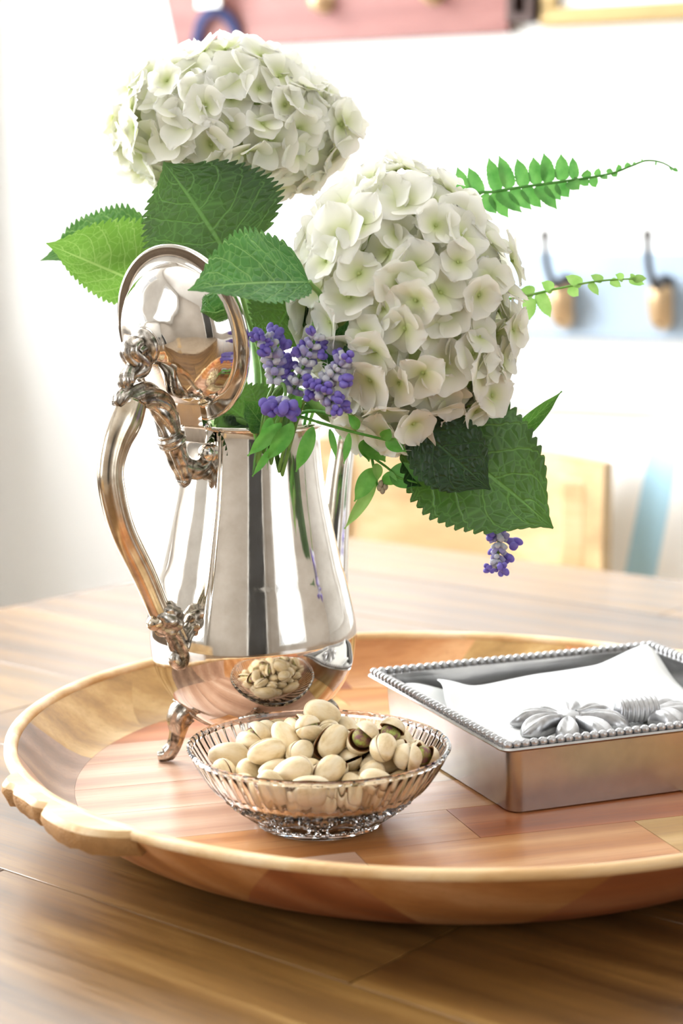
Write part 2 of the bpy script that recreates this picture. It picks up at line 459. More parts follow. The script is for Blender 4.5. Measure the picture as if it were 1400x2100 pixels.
# pale blue rack with bronze hooks
u0, _ = on_wall(900, 600); u1 = on_wall(1400, 600)[0] + 0.5
z1, z0 = on_wall(1230, 517)[1], on_wall(1230, 692)[1]
rk = thing('coat_rack', room((u0 + u1) / 2, VB - 0.011, z0), 'pale blue-grey board carrying bronze and brass coat hooks', 'coat rack')
room_box('board', u0, u1, VB - 0.022, VB - 0.001, z0, z1, M['blue_board'], rk, 0.003)
ha, hb = on_wall(1160, 610, 0.022), on_wall(1362, 618, 0.022)
pitch_h = hb[0] - ha[0]
for k in range(0, 4):
    u, z = ha[0] + (k) * pitch_h, ha[1]
    if u > u1 - 0.05: break
    def Q(du, dv, dz): return room(u + du, VB - 0.022 - dv, z + dz)
    arm = catmull([Q(0, 0.004, 0.03), Q(0, 0.03, 0.024), Q(0, 0.075, 0.026), Q(0, 0.115, 0.058), Q(0, 0.13, 0.105)], 20)
    hk = wpart('coat_hook', *tube_geo(arm, [0.013 - 0.007 * min(1, i / 12) for i in range(20)], 12), M['iron'], rk)
    Vp, Fp = box_geo((0, 0, 0), (0.03, 0.006, 0.085), 0.003)
    wpart('plate', [Q(p.x, p.y + 0.003, p.z - 0.005) for p in Vp], Fp, M['iron'], hk)
    cup = catmull([Q(0, 0.004, -0.038), Q(0, 0.022, -0.03), Q(0, 0.032, 0.0), Q(0, 0.03, 0.02)], 10)
    wpart('cup', *tube_geo(cup, [0.016, 0.02, 0.021, 0.022, 0.022, 0.023, 0.023, 0.023, 0.022, 0.02], 16), M['brass'], hk)
    wpart('ball_tip', *sphere_geo(Q(0, 0.13, 0.109), 0.009), M['iron'], hk)
    wpart('lower_tip', *sphere_geo(Q(0, 0.034, -0.04), 0.007), M['iron'], hk)

# ------------------------------------------------------------------ dining table
TU = Vector((math.cos(TA), math.sin(TA), 0)); TV = Vector((-math.sin(TA), math.cos(TA), 0))
def tab(u, v, z=0.0): return TU * u + TV * v + Vector((0, 0, z))
U0, U1 = -1.237, 0.75
rows = [0.271, 0.428, 0.585, 0.742, 0.898, 1.055, 1.222, 1.388, 1.555]
table = thing('dining_table', tab((U0 + U1) / 2, 0.9), 'oak dining table of wide planks under the round tray', 'table')
butts = [[-0.9, -0.1], [-0.7, 0.2], [-0.466, 0.3], [-0.95, -0.2], [-0.6, 0.1], [-0.85, 0.05], [-0.4, 0.35], [-0.75, -0.05]]
TH = 0.035
rnd = random.Random(4)
pi_ = 0
for r in range(8):
    us = [U0] + butts[r] + [U1]
    for k in range(len(us) - 1):
        a, b = us[k], us[k + 1]; v0, v1 = rows[r], rows[r + 1]
        g = 0.0004
        V, F = box_geo((0, 0, 0), (b - a - 2 * g, v1 - v0 - 2 * g, TH), 0.0006)
        o = obj('plank', mesh('plank', V, F, M['table'][(r * 2 + k * 2 + (r // 3)) % 3], False), table)
        o.location = tab((a + b) / 2, (v0 + v1) / 2, ZT - TH / 2) - Vector(table.location); o.rotation_euler.z = TA
        sharp(o, 30)
def tbox(name, u0, u1, v0, v1, z0, z1, mat, parent, bev=0.003):
    V, F = box_geo((0, 0, 0), (u1 - u0, v1 - v0, z1 - z0), bev)
    o = obj(name, mesh(name, V, F, mat, False), parent)
    c = tab((u0 + u1) / 2, (v0 + v1) / 2, (z0 + z1) / 2)
    o.location = c - wloc(parent); o.rotation_euler.z = TA
    return o
for a, b, c, d in ((U0 + 0.08, U1 - 0.08, 0.35, 0.375), (U0 + 0.08, U1 - 0.08, 1.45, 1.475), (U0 + 0.08, U0 + 0.105, 0.375, 1.45), (U1 - 0.105, U1 - 0.08, 0.375, 1.45)):
    tbox('apron', a, b, c, d, ZT - TH - 0.09, ZT - TH, M['table'][0], table)
for a in (U0 + 0.105, U1 - 0.185):
    for c in (0.375, 1.352):
        tbox('leg', a, a + 0.08, c, c + 0.08, 0, ZT - TH, M['table'][0], table, 0.006)

# ------------------------------------------------------------------ chairs (facing the table across its far edge)
def chair(loc, rz, label, mat):
    t = thing('dining_chair', loc, label, 'chair', 'wooden chairs at the table', rz)
    def b(name, c, s, bev=0.004, rot=None):
        V, F = box_geo((0, 0, 0), s, bev)
        o = obj(name, mesh(name, V, F, mat, False), t, c)
        if rot: o.rotation_euler = rot
        return o
    b('seat', (0, 0, 0.44), (0.44, 0.42, 0.03), 0.01)
    for x in (-0.18, 0.18):
        b('leg', (x, -0.17, 0.2125), (0.036, 0.036, 0.425)); b('leg', (x, 0.17, 0.2125), (0.036, 0.036, 0.425))
        b('back_post', (x * 1.05, 0.215, 0.625), (0.036, 0.03, 0.34), 0.004)
    for z in (0.2,):
        for x in (-0.18, 0.18): b('stretcher', (x, 0, z), (0.022, 0.304, 0.022))
    # curved top rail
    n = 12; V = []; F = []
    for i in range(n + 1):
        x = -0.235 + 0.47 * i / n; yb = 0.205 + 0.03 * (1 - (x / 0.235) ** 2)
        for dy, dz in ((-0.011, 0), (0.011, 0), (0.011, 0.18), (-0.011, 0.18)):
            V.append(Vector((x, yb + dy, 0.64 + dz + (0.008 * (1 - (x / 0.235) ** 2) if dz else 0))))
    for i in range(n):
        for j in range(4):
            F.append((i * 4 + j, i * 4 + (j + 1) % 4, i * 4 + 4 + (j + 1) % 4, i * 4 + 4 + j))
    F += [(3, 2, 1, 0), tuple(n * 4 + j for j in range(4))]
    obj('top_rail', mesh('top_rail', V, F, mat, False), t)
    for x in (-0.11, 0, 0.11):
        b('slat', (x, 0.215 + 0.012, 0.545), (0.05, 0.012, 0.21), 0.003)
    return t
def on_tv(x, y, v):
    return on_plane(x, y, tab(0, v), TV)
q = on_tv(1245, 1040, 1.86)
uc = q.dot(TU) - 0.235
c1 = tab(uc, 1.655); chair(c1, TA, 'honey-coloured wooden chair pushed in at the far side of the table', M['honey'])
uc2 = on_tv(1250, 1050, 1.95).dot(TU) + 0.262
st_a, st_b = [(on_tv(x, 1080, 1.95).dot(TU) - uc2 + 0.262) / 0.524 for x in (1330, 1385)]
c2 = tab(uc2, 1.765); chair(c2, TA, 'wooden chair under the white and light blue striped throw', M['honey'])
chair(tab(-0.95, 0.12), TA + PI, 'wooden chair at the near side of the table, mirrored in the silver pot', M['honey'])
# striped throw draped over the second chair's back
thr = thing('throw', tab(uc2, 1.97, 0.44), 'white cotton throw with light blue stripes hanging over a chair back', 'throw')
nx, ny = 60, 40
V, F, mi = [], [], []
for i in range(nx + 1):
    s = i / nx
    u = uc2 - 0.262 + 0.524 * s
    x = u - uc2
    bow = 0.012
    for j in range(ny + 1):
        d = (j / ny) * 0.75 - 0.36              # arc position across the rail
        wv = 0.006 * math.sin(s * 19 + 1.0) + 0.004 * math.sin(s * 41)
        k = min(1, abs(d) / 0.2)
        top = 0.848
        if abs(d) < 0.03:
            a = d / 0.03 * PI / 2; v = 1.765 + 0.205 + bow + 0.036 * math.sin(a); z = top - 0.012 + 0.012 * math.cos(a)
        else:
            v = 1.765 + 0.205 + bow + math.copysign(0.036 + (0.012 + wv) * k, d); z = top - 0.012 - (abs(d) - 0.03)
        V.append(tab(u - 0.16 * (0.80 - z), v, z))
def stripe(s):
    return 1 if st_a < s < st_b or 0.30 < s < 0.38 or 0.62 < s < 0.7 else 0
for i in range(nx):
    for j in range(ny):
        F.append((i * (ny + 1) + j, (i + 1) * (ny + 1) + j, (i + 1) * (ny + 1) + j + 1, i * (ny + 1) + j + 1)); mi.append(stripe((i + 0.5) / nx))
o = wpart('fabric', V, F, [M['white_cloth'], M['blue_cloth']], thr)
o.data.polygons.foreach_set('material_index', mi)
sm = o.modifiers.new('thickness', 'SOLIDIFY'); sm.thickness = 0.003

# low cabinet added out of frame to darken the reflection in the pot's lid
M['dark_oak'] = wood('dark_oak', '#66584b', '#857667', '#9e9080', 0.0, 0.45, 0.8, 0.05)
sbd = thing('added_sideboard', room(UL + 0.25, 0.5, 0), 'low grey-brown cabinet added out of view to darken the reflection in the pot lid', 'added_sideboard')
room_box('top', UL + 0.04, UL + 0.5, -0.62, 1.62, 0.80, 0.83, M['dark_oak'], sbd, 0.004)
room_box('body', UL + 0.05, UL + 0.47, -0.6, 1.6, 0.12, 0.80, M['dark_oak'], sbd)
for i in range(4):
    a = -0.59 + i * 0.5475
    dr = room_box('cupboard_door', UL + 0.47, UL + 0.488, a, a + 0.535, 0.14, 0.78, M['dark_oak'], sbd, 0.004)
    wpart('door_knob', *sphere_geo(room(UL + 0.497, a + (0.48 if i % 2 == 0 else 0.055), 0.5), 0.012), M['iron'], sbd)
for a in (-0.55, 1.5):
    for c in (UL + 0.07, UL + 0.40): room_box('leg', c, c + 0.05, a, a + 0.05, 0, 0.12, M['dark_oak'], sbd)

# ------------------------------------------------------------------ round wooden tray
TC = Vector((0.058, 1.006, ZT)); ZF = ZT + 0.018; ZR = 0.050
RF, RI, RO, RB = 0.2136, 0.2455, 0.2530, 0.183
tray = thing('serving_tray', TC, 'round tray of glued acacia staves with flared sides and live-edge handles', 'tray')
rnd = random.Random(11)
su, sv = Vector((math.cos(TRAYA), math.sin(TRAYA), 0)), Vector((-math.sin(TRAYA), math.cos(TRAYA), 0))
def stave(v0, v1, u0, u1, R, z0, z1, mat):
    g = 0.0002; v0 += g; v1 -= g; n = 8
    lo, hi = [], []
    for i in range(n + 1):
        v = v0 + (v1 - v0) * i / n
        L = math.sqrt(max(0, R * R - v * v))
        a, b = max(u0 + g, -L), min(u1 - g, L)
        if a >= b: continue
        lo.append((a, v)); hi.append((b, v))
    if len(lo) < 2: return
    pts = lo + hi[::-1]; m = len(pts)
    V = [su * p[0] + sv * p[1] + Vector((0, 0, z1)) for p in pts] + [su * p[0] + sv * p[1] + Vector((0, 0, z0)) for p in pts]
    F = [tuple(range(m - 1, -1, -1)), tuple(range(m, 2 * m))] + [(i, (i + 1) % m, m + (i + 1) % m, m + i) for i in range(m)]
    me = mesh('stave', V, F, mat, False)
    bm = bmesh.new(); bm.from_mesh(me); bmesh.ops.recalc_face_normals(bm, faces=bm.faces); bm.to_mesh(me); bm.free()
    obj('stave', me, tray)
vv = [-0.2136, -0.165, -0.112, -0.062, -0.012, 0.036, 0.085, 0.125, 0.168, 0.2136]
cuts = [[0.02], [-0.09, 0.07], [-0.02, 0.12], [-0.11, 0.03], [-0.03, 0.13], [-0.13, 0.05], [-0.06, 0.11], [-0.08, 0.06], [0.0]]
tone = [[0, 2], [4, 0, 1], [0, 2, 0], [4, 0, 2], [4, 1, 0], [4, 0, 2], [4, 0, 1], [2, 0, 1], [1, 0]]
for r in range(9):
    us = [-0.3] + cuts[r] + [0.3]
    for k in range(len(us) - 1):
        stave(vv[r], vv[r + 1], us[k], us[k + 1], RF, 0.0135, 0.018, M['tray'][tone[r][k]])
# flared wall in slanted glued segments
def wall_seg(a0, a1, sh0, sh1, mat):
    inner = [(RF + 0.0002, 0.0145), (RF + 0.0002, 0.018), (RF + 0.006, 0.0195), (RF + 0.014, 0.025), (RF + 0.022, 0.034), (RI, ZR - 0.004)]
    outer = [(RB + (RO - 0.001 - RB) * (i_ / 12) ** 0.6, (ZR - 0.004) * i_ / 12) for i_ in range(12, -1, -1)]
    prof = inner + outer; k = len(prof); n = max(4, int((a1 - a0) / 0.06))
    V, F = [], []
    for i in range(n + 1):
        t = i / n
        for r, z in prof:
            a = a0 + (a1 - a0) * t + (sh0 * (1 - t) + sh1 * t) * (z - 0.02) / 0.03
            V.append(Vector((r * math.cos(a), r * math.sin(a), z)))
    for i in range(n):
        for j in range(k):
            F.append((i * k + j, i * k + (j + 1) % k, (i + 1) * k + (j + 1) % k, (i + 1) * k + j))
    o = obj('wall_segment', mesh('wall_segment', V, F, mat, True), tray); sharp(o, 32)
# (start angle in degrees, slant, tone)
segs = [(5, 5, 1), (32, -6, 0), (62, 4, 1), (85, -5, 0), (104, 6, 2), (118, 3, 1), (150, -7, 1), (171, 6, 3), (196, -5, 4), (214, 4, 0), (243, 7, 2), (262, -6, 0), (281, 5, 2), (305, -4, 3), (330, 6, 0)]
for i, (a, s, m_) in enumerate(segs):
    b, s2, _ = segs[(i + 1) % len(segs)]
    if i == len(segs) - 1: b += 360
    wall_seg(math.radians(a + 0.01), math.radians(b - 0.01), math.radians(s), math.radians(s2), M['tray'][m_])
prof = [(RI - 0.0004, ZR - 0.0042), (RI + 0.0002, ZR - 0.0012), (RI + 0.0018, ZR), (RO - 0.0022, ZR), (RO - 0.0004, ZR - 0.0012), (RO, ZR - 0.0042), (RO - 0.0005, ZR - 0.0045), (RI + 0.0005, ZR - 0.0045)]
obj('rim', mesh('rim', *lathe_geo(prof, 120, closed_profile=True), M['tray_rim']), tray)
obj('underside', mesh('underside', *lathe_geo([(0.0, 0.0002), (RB, 0.0002), (RB + 0.008, 0.0032), (0.0, 0.0032)], 60), M['tray'][0], False), tray)
# live-edge handles
M['bark'] = plain('raw_bark_edge', '#a87c4a', 0.8, var=0.3, scale=130, bump=0.8)
def live_handle(ac, spread):
    n = 44; V, F = [], []
    hh_ = random.Random(5)
    for i in range(n + 1):
        t = -1 + 2 * i / n
        a = ac + spread * t
        e = max(0.0, 1 - abs(t) ** 7)
        wav = 0.0125 + 0.003 * math.cos((t - 0.45) * 4.2) - 0.004 * math.exp(-((t + 0.05) / 0.06) ** 2) - 0.003 * math.exp(-((t + 0.62) / 0.06) ** 2) 
        ro = RO - 0.002 + max(0.0, wav * e)
        und = 0.0003 * math.sin(t * 31) + 0.0003 * math.sin(t * 17 + 2)
        zt, zb_ = ZR - 0.0002, ZR - 0.0135 - und * 1.2
        prof = [(RI + 0.004, zt), (ro - 0.0025, zt), (ro, zt - 0.003), (ro + und, zt - 0.006), (ro - 0.0012 - und, zt - 0.010), (ro - 0.0035, zb_), (RO - 0.012, zb_ + 0.003)]
        for r, z in prof: V.append(Vector((r * math.cos(a), r * math.sin(a), z)))
    k = 7; mi = []
    for i in range(n):
        for j in range(k):
            F.append((i * k + j, i * k + (j + 1) % k, (i + 1) * k + (j + 1) % k, (i + 1) * k + j)); mi.append(1 if j in (2, 3, 4) else 0)
    F += [tuple(range(k)), tuple(n * k + j for j in range(k - 1, -1, -1))]; mi += [1, 1]
    o = obj('handle', mesh('handle', V, F, [M['tray_rim'], M['bark']], True), tray)
    o.data.polygons.foreach_set('material_index', mi); sharp(o, 40)
    o['label'] = 'pale raw-edged handle with bark'
live_handle(math.radians(217), math.radians(14.5)); live_handle(math.radians(37), math.radians(14.5))

# ------------------------------------------------------------------ silver napkin box with beaded rim
M['pewter'] = None
m = NT('brushed_pewter'); v = m.coord('Object')
f = m.noise(v, 70, 3, 0.5); f2 = m.noise(m.coord('Object', (60, 60, 900)), 1.0, 3)
m.link(m.ramp(f, [(0.3, '#b3b1b0'), (0.7, '#bfbdbb')]), m.b.inputs['Base Color'])
m.set(Metallic=1.0); m.b.inputs['Roughness'].default_value = 0.27
M['pewter'] = m.m
m = NT('cast_aluminium'); v = m.coord('Object')
f = m.noise(v, 160, 5, 0.65)
m.link(m.ramp(f, [(0.3, '#a2a2a4'), (0.7, '#c4c4c6')]), m.b.inputs['Base Color'])
m.set(Metallic=1.0); m.link(m.maprange(f, 0.3, 0.7, 0.3, 0.42), m.b.inputs['Roughness']); m.bump(f, 0.06, 0.0004)
M['cast'] = m.m
BA = math.radians(22.3)
bu, bv = Vector((math.cos(BA), math.sin(BA), 0)), Vector((-math.sin(BA), math.cos(BA), 0))
HX, HY = 0.107, 0.0955          # half size over the rim
corner = Vector((0.0875, 0.9165, 0))
BC = corner + bu * HX + bv * HY; BC.z = ZF
nbox = thing('napkin_box', BC, 'square pewter napkin box with beaded rim standing on the tray', 'napkin box', rotz=BA)
def rrect(hx, hy, r, z, n=6):
    P = []
    for cx, cy, a0 in ((hx - r, hy - r, 0), (-hx + r, hy - r, PI / 2), (-hx + r, -hy + r, PI), (hx - r, -hy + r, 1.5 * PI)):
        for i in range(n + 1):
            a = a0 + PI / 2 * i / n; P.append(Vector((cx + r * math.cos(a), cy + r * math.sin(a), z)))
    return P
def loft(rings, capa=True, capb=True):
    V, F = [], []; k = len(rings[0])
    for r in rings: V += r
    for i in range(len(rings) - 1):
        for j in range(k):
            F.append((i * k + j, i * k + (j + 1) % k, (i + 1) * k + (j + 1) % k, (i + 1) * k + j))
    if capa: F.append(tuple(range(k - 1, -1, -1)))
    if capb: F.append(tuple((len(rings) - 1) * k + j for j in range(k)))
    return V, F
BH = 0.041
d = 0.0085
R_ = [rrect(HX - d - 0.004, HY - d - 0.004, 0.007, 0), rrect(HX - d - 0.0025, HY - d - 0.0025, 0.008, 0.0012), rrect(HX - d, HY - d, 0.008, BH - 0.003),
      rrect(HX - d - 0.002, HY - d - 0.002, 0.006, BH - 0.003), rrect(HX - d - 0.004, HY - d - 0.004, 0.006, 0.006), rrect(HX - d - 0.007, HY - d - 0.007, 0.006, 0.003)]
o = obj('body', mesh('body', *loft(R_), M['pewter']), nbox); sharp(o, 30)
R_ = [rrect(HX - d + 0.0002, HY - d + 0.0002, 0.008, BH - 0.003), rrect(HX - 0.001, HY - 0.001, 0.006, BH - 0.0022), rrect(HX, HY, 0.006, BH - 0.001), rrect(HX - 0.0008, HY - 0.0008, 0.006, BH),
      rrect(HX - d - 0.003, HY - d - 0.003, 0.006, BH), rrect(HX - d - 0.003, HY - d - 0.003, 0.006, BH - 0.003)]
o = obj('rim', mesh('rim', *loft(R_, False, False), M['pewter']), nbox); sharp(o, 30)
bead = mesh('bead', *sphere_geo((0, 0, 0), (0.00285, 0.0027, 0.0024), 10, 6), M['cast'])
bx_, by_ = HX - 0.0045, HY - 0.0045
path = []
nx_, ny_ = 38, 34
for i in range(nx_): path.append((-bx_ + 2 * bx_ * i / nx_, -by_))
for i in range(ny_): path.append((bx_, -by_ + 2 * by_ * i / ny_))
for i in range(nx_): path.append((bx_ - 2 * bx_ * i / nx_, by_))
for i in range(ny_): path.append((-bx_, by_ - 2 * by_ * i / ny_))
for x, y in path:
    o = obj('bead', bead, nbox, (x, y, BH + 0.0012))

# napkins
M['paper'] = plain('white_paper_napkin', '#e8e8e6', 0.85, var=0.01, scale=300, bump=0.15)
def napkin(z0, hx, hy, cx, cy, fn, label, rot=0.0, nn=36, thick=0.0006):
    t = thing('paper_napkin', BC + bu * cx + bv * cy + Vector((0, 0, z0)), label, 'napkin', 'white napkins in the pewter box', BA)
    V, F = [], []
    for i in range(nn + 1):
        for j in range(nn + 1):
            x, y = -1 + 2 * i / nn, -1 + 2 * j / nn
            X, Y = x * hx, y * hy
            if rot: X, Y = X * math.cos(rot) - Y * math.sin(rot), X * math.sin(rot) + Y * math.cos(rot)
            dx, dy, z = fn(x, y)
            V.append(Vector((X + dx, Y + dy, z)))
    for i in range(nn):
        for j in range(nn):
            F.append((i * (nn + 1) + j, (i + 1) * (nn + 1) + j, (i + 1) * (nn + 1) + j + 1, i * (nn + 1) + j + 1))
    me = mesh('sheet', V, F, M['paper'])
    o = obj('sheet', me, t); s = o.modifiers.new('thickness', 'SOLIDIFY'); s.thickness = thick; s.offset = 1
    return t
def sm(a, b, x): x = max(0, min(1, (x - a) / (b - a))); return x * x * (3 - 2 * x)
labels = ['flat white paper napkin at the bottom of the pewter box', 'flat white paper napkin low in the pewter box', 'white paper napkin in the middle of the stack in the box']
for i, l in enumerate(labels):
    napkin(0.0045 + i * 0.0055, 0.085, 0.0745, 0, 0, lambda x, y: (0, 0, 0.0005 * math.sin(5 * x + i) * y), l, 0.0, 14, 0.0045)
napkin(0.021, 0.086, 0.075, -0.0015, 0.001, lambda x, y: (0, 0, 0.002 + 0.011 * sm(0.5, 1, -x) * sm(0.0, 1, y) + 0.003 * sm(0.6, 1.0, y) + 0.0012 * math.sin(3 * x + 2 * y)),
       'white paper napkin second from the top, corner lifting at the box side', 0.0)
napkin(0.0245, 0.083, 0.074, 0.003, 0.0005, lambda x, y: (0.012 * sm(0.3, 1, y) * sm(0.2, 1, -x), -0.004 * sm(0.5, 1, y), 0.0015 + 0.017 * sm(0.1, 1.0, y) * (0.42 + 0.5 * sm(0.1, 1, x) + 0.25 * sm(0.6, 1, -x))
       + 0.0018 * math.sin(4.5 * x + 1) * sm(-0.6, 0.8, y) + 0.007 * sm(0.4, 1, y) * sm(0.5, 1, x)), 'top white paper napkin curling up at the far edge of the box', 0.0)

# cast napkin weight: eight petals round a hub, ribbed stem, leafy foot
def boxpt(x, y, z): return BC + bu * x + bv * y + Vector((0, 0, z))
ZW = 0.0275
hub = on_z(1166, 1463, ZF + ZW + 0.008); hub_l = hub - BC; hx_, hy_ = hub_l.dot(bu), hub_l.dot(bv)
wt = thing('napkin_weight', boxpt(hx_, hy_, ZW), 'cast metal flower-shaped napkin weight with ribbed stem lying on the napkins', 'napkin weight', rotz=BA)
def lobe_geo(L, W0, W1, H, n=14, m=16, groove=0.25, r0=0.006):
    """petal lying along +x from r0 to L: flat bottom, domed top with a furrow"""
    V, F = [], []
    for i in range(n + 1):
        s = i / n
        x = r0 + (L - r0) * s
        w = (W0 + (W1 - W0) * sm(0, 0.75, s)) * math.sqrt(max(0.0, 1 - max(0, (s - 0.72) / 0.28) ** 2))
        h = H * (0.75 + 0.25 * math.sin(PI * min(1, s * 1.1))) * math.sqrt(max(0.02, 1 - max(0, (s - 0.6) / 0.4) ** 2.5))
        for j in range(m + 1):
            a = PI * j / m
            y = w * math.cos(a); z = h * math.sin(a) ** 0.6
            z -= groove * h * math.exp(-(y / (0.32 * w + 1e-5)) ** 2) * sm(0, 0.2, s) * (1 - sm(0.75, 1, s))
            V.append(Vector((x, y, max(0, z))))
    for i in range(n):
        for j in range(m):
            F.append((i * (m + 1) + j, (i + 1) * (m + 1) + j, (i + 1) * (m + 1) + j + 1, i * (m + 1) + j + 1))
        F.append((i * (m + 1) + m, (i + 1) * (m + 1) + m, (i + 1) * (m + 1), i * (m + 1)))
    F.append(tuple(range(m, -1, -1)))
    return V, F
pet = mesh('petal', *lobe_geo(0.0350, 0.0024, 0.0072, 0.0115, groove=0.32), M['cast'])
ax = -BA + math.radians(14)
for k in range(8):
    o = obj('petal', pet, wt); o.rotation_euler.z = ax + math.radians(22.5) + k * PI / 4
    o.scale = (1 + 0.05 * math.sin(k * 2.1), 1, 1 + 0.06 * math.cos(k * 1.7))
obj('hub', mesh('hub', *sphere_geo((0, 0, 0.005), (0.0085, 0.0085, 0.005), 18, 8), M['cast']), wt)
dx, dy = math.cos(ax), math.sin(ax)
pth = [Vector((dx * s, dy * s, 0.0075)) for s in np.linspace(0.031, 0.055, 60)]
V, F = tube_geo(pth, [0.0066 + 0.0008 * abs(math.sin(i / 59 * PI * 8)) + 0.0012 * (i / 59) for i in range(60)], 18)
obj('ribbed_stem', mesh('ribbed_stem', V, F, M['cast']), wt)
leafm = mesh('foot_leaf', *lobe_geo(0.034, 0.006, 0.0085, 0.0115, groove=0.35), M['cast'])
for k, (da, sx) in enumerate(((-1.0, 0.75), (-0.12, 1.05), (0.45, 1.0), (1.15, 0.7))):
    o = obj('foot_leaf', leafm, wt); o.location = (dx * 0.050, dy * 0.050, 0); o.rotation_euler.z = ax + da; o.scale = (sx, 1, 1)

# ------------------------------------------------------------------ cut glass bowl
m = NT('clear_cut_glass'); m.set(Base_Color=(0.99, 0.995, 1, 1), Roughness=0.0, Transmission_Weight=1.0, IOR=1.5)
M['glass'] = m.m
BOWL = Vector((-0.0122, 0.9205, ZF))
bowl = thing('glass_bowl', BOWL, 'cut-glass bowl with fluted sides holding the pistachios', 'bowl')
RBW = 0.0715; HB = 0.0435
outp = [(0.0, 0.0012), (0.026, 0.0012), (0.029, 0.0), (0.0325, 0.0), (0.0345, 0.0012), (0.0352, 0.003)]
ctrl = [(0.0352, 0.003), (0.044, 0.0085), (0.0525, 0.0155), (0.0605, 0.0245), (0.0665, 0.0335), (0.0705, 0.0415)]
outc = [tuple(c) for c in catmull(ctrl, 34)][1:]
lip = [(RBW, 0.0430), (RBW - 0.0003, HB + 0.0002), (RBW - 0.0014, HB + 0.0006), (RBW - 0.0026, HB), (RBW - 0.0032, HB - 0.0015)]
inn = [tuple(c) for c in catmull([(RBW - 0.0030, HB - 0.003), (0.0640, 0.0335), (0.0575, 0.0245), (0.0475, 0.0165), (0.036, 0.0105), (0.02, 0.0075), (0.0, 0.007)], 22)]
prof = outp + outc + lip + inn
jo0, jo1 = len(outp), len(outp) + len(outc)
def tri(x): x = x - math.floor(x); return 1 - abs(2 * x - 1)
def glass_mod(a, j, z):
    if j < jo0 or j >= jo1: return 1.0
    t = (j - jo0) / (jo1 - jo0)
    th = a / (2 * PI)
    if t > 0.50:
        e = min(1, (t - 0.5) / 0.06) * min(1, (1 - t) / 0.05 + 0.15)
        return 1 + 0.011 * e * (0.5 * math.cos(th * 2 * PI * 64) - 0.5)
    q = t * 6.0
    d1 = tri(th * 44 + q); d2 = tri(th * 44 - q)
    e = min(1, t / 0.06) * min(1, (0.5 - t) / 0.04)
    k = -0.075 * (1 - d1 * d2) * e
    # oval thumbprints
    c = (th * 12) % 1 - 0.5
    r2 = (c / 0.30) ** 2 + ((t - 0.22) / 0.16) ** 2
    if r2 < 1: k = -0.045 * (1 - r2) * e - 0.006
    return 1 + k
V, F = lathe_geo(prof, 480, mod=glass_mod)
o = obj('glass_body', mesh('glass_body', V, F, M['glass'], True), bowl)

# ------------------------------------------------------------------ silver coffee pot
def clean(o, dist=1e-6):
    bm = bmesh.new(); bm.from_mesh(o.data)
    bmesh.ops.remove_doubles(bm, verts=bm.verts, dist=dist)
    bmesh.ops.dissolve_degenerate(bm, edges=bm.edges, dist=1e-8)
    bmesh.ops.recalc_face_normals(bm, faces=bm.faces)
    bm.to_mesh(o.data); bm.free()
clean(bpy.data.objects['glass_body']); sharp(bpy.data.objects['glass_body'], 16)
m = NT('polished_silver'); v = m.coord('Object', (400, 400, 25))
f = m.noise(v, 1.0, 4, 0.6); g = m.noise(m.coord('Object'), 55, 4, 0.6)
m.link(m.ramp(g, [(0.3, '#cfc8bf'), (0.65, '#e6e1da')]), m.b.inputs['Base Color'])
m.set(Metallic=1.0); m.link(m.maprange(f, 0.35, 0.75, 0.045, 0.12), m.b.inputs['Roughness']); m.bump(f, 0.025, 0.0004)
M['silver'] = m.m
m = NT('antiqued_silver'); v = m.coord('Object')
g = m.noise(v, 170, 3, 0.5, 0.8)
m.link(m.ramp(g, [(0.33, '#5a544b'), (0.48, '#a8a096'), (0.66, '#ddd8d0')]), m.b.inputs['Base Color'])
m.set(Metallic=1.0); m.link(m.maprange(g, 0.3, 0.7, 0.38, 0.18), m.b.inputs['Roughness']); m.bump(g, 0.06, 0.0004)
M['antique'] = m.m
m = NT('wood_tinted_silver_grip'); v = m.coord('Object')
g = m.noise(v, 90, 4, 0.6)
m.link(m.ramp(g, [(0.3, '#b09f88'), (0.65, '#d8ccba')]), m.b.inputs['Base Color'])  # gold-brown reflection of the wood put into the silver's base colour
m.set(Metallic=1.0, Roughness=0.2)
M['grip'] = m.m
PC = Vector((-0.0532, 1.0385, ZF))
HAZ = math.radians(230)
hd = Vector((math.cos(HAZ), math.sin(HAZ), 0)); td = Vector((-hd.y, hd.x, 0)); zd = Vector((0, 0, 1))
pot = thing('coffee_pot', PC, 'silver footed coffee pot with open domed lid used as a vase', 'coffee pot')
def HP(x, y, off=0.0):
    return on_plane(x, y, PC + td * off, td)
def HZ(r, z, off=0.0): return PC + hd * r + zd * z + td * off
outer = [(0.0, 0.0215), (0.016, 0.0222), (0.0296, 0.0262), (0.042, 0.0346), (0.0496, 0.0416), (0.0563, 0.0516), (0.0606, 0.0627), (0.0623, 0.0755), (0.0621, 0.083), (0.0606, 0.0925),
         (0.0563, 0.111), (0.053, 0.1222), (0.0479, 0.1452), (0.0443, 0.1623), (0.0419, 0.178), (0.0407, 0.190), (0.0403, 0.1985), (0.0407, 0.2035), (0.0413, 0.2058)]
oc = [tuple(c) for c in catmull(outer, 90)]; oc[0] = (0.0, 0.0215)
ic = [(max(0, r - 0.0013), z + (0.0015 if z < 0.03 else 0)) for r, z in oc[::-1]]
ic[0] = (oc[-1][0] - 0.0013, oc[-1][1]); ic[-1] = (0.0, 0.0232)
no = len(oc)
cre = [HAZ + math.radians(17), HAZ + math.radians(107), HAZ + math.radians(197), HAZ + math.radians(287)]
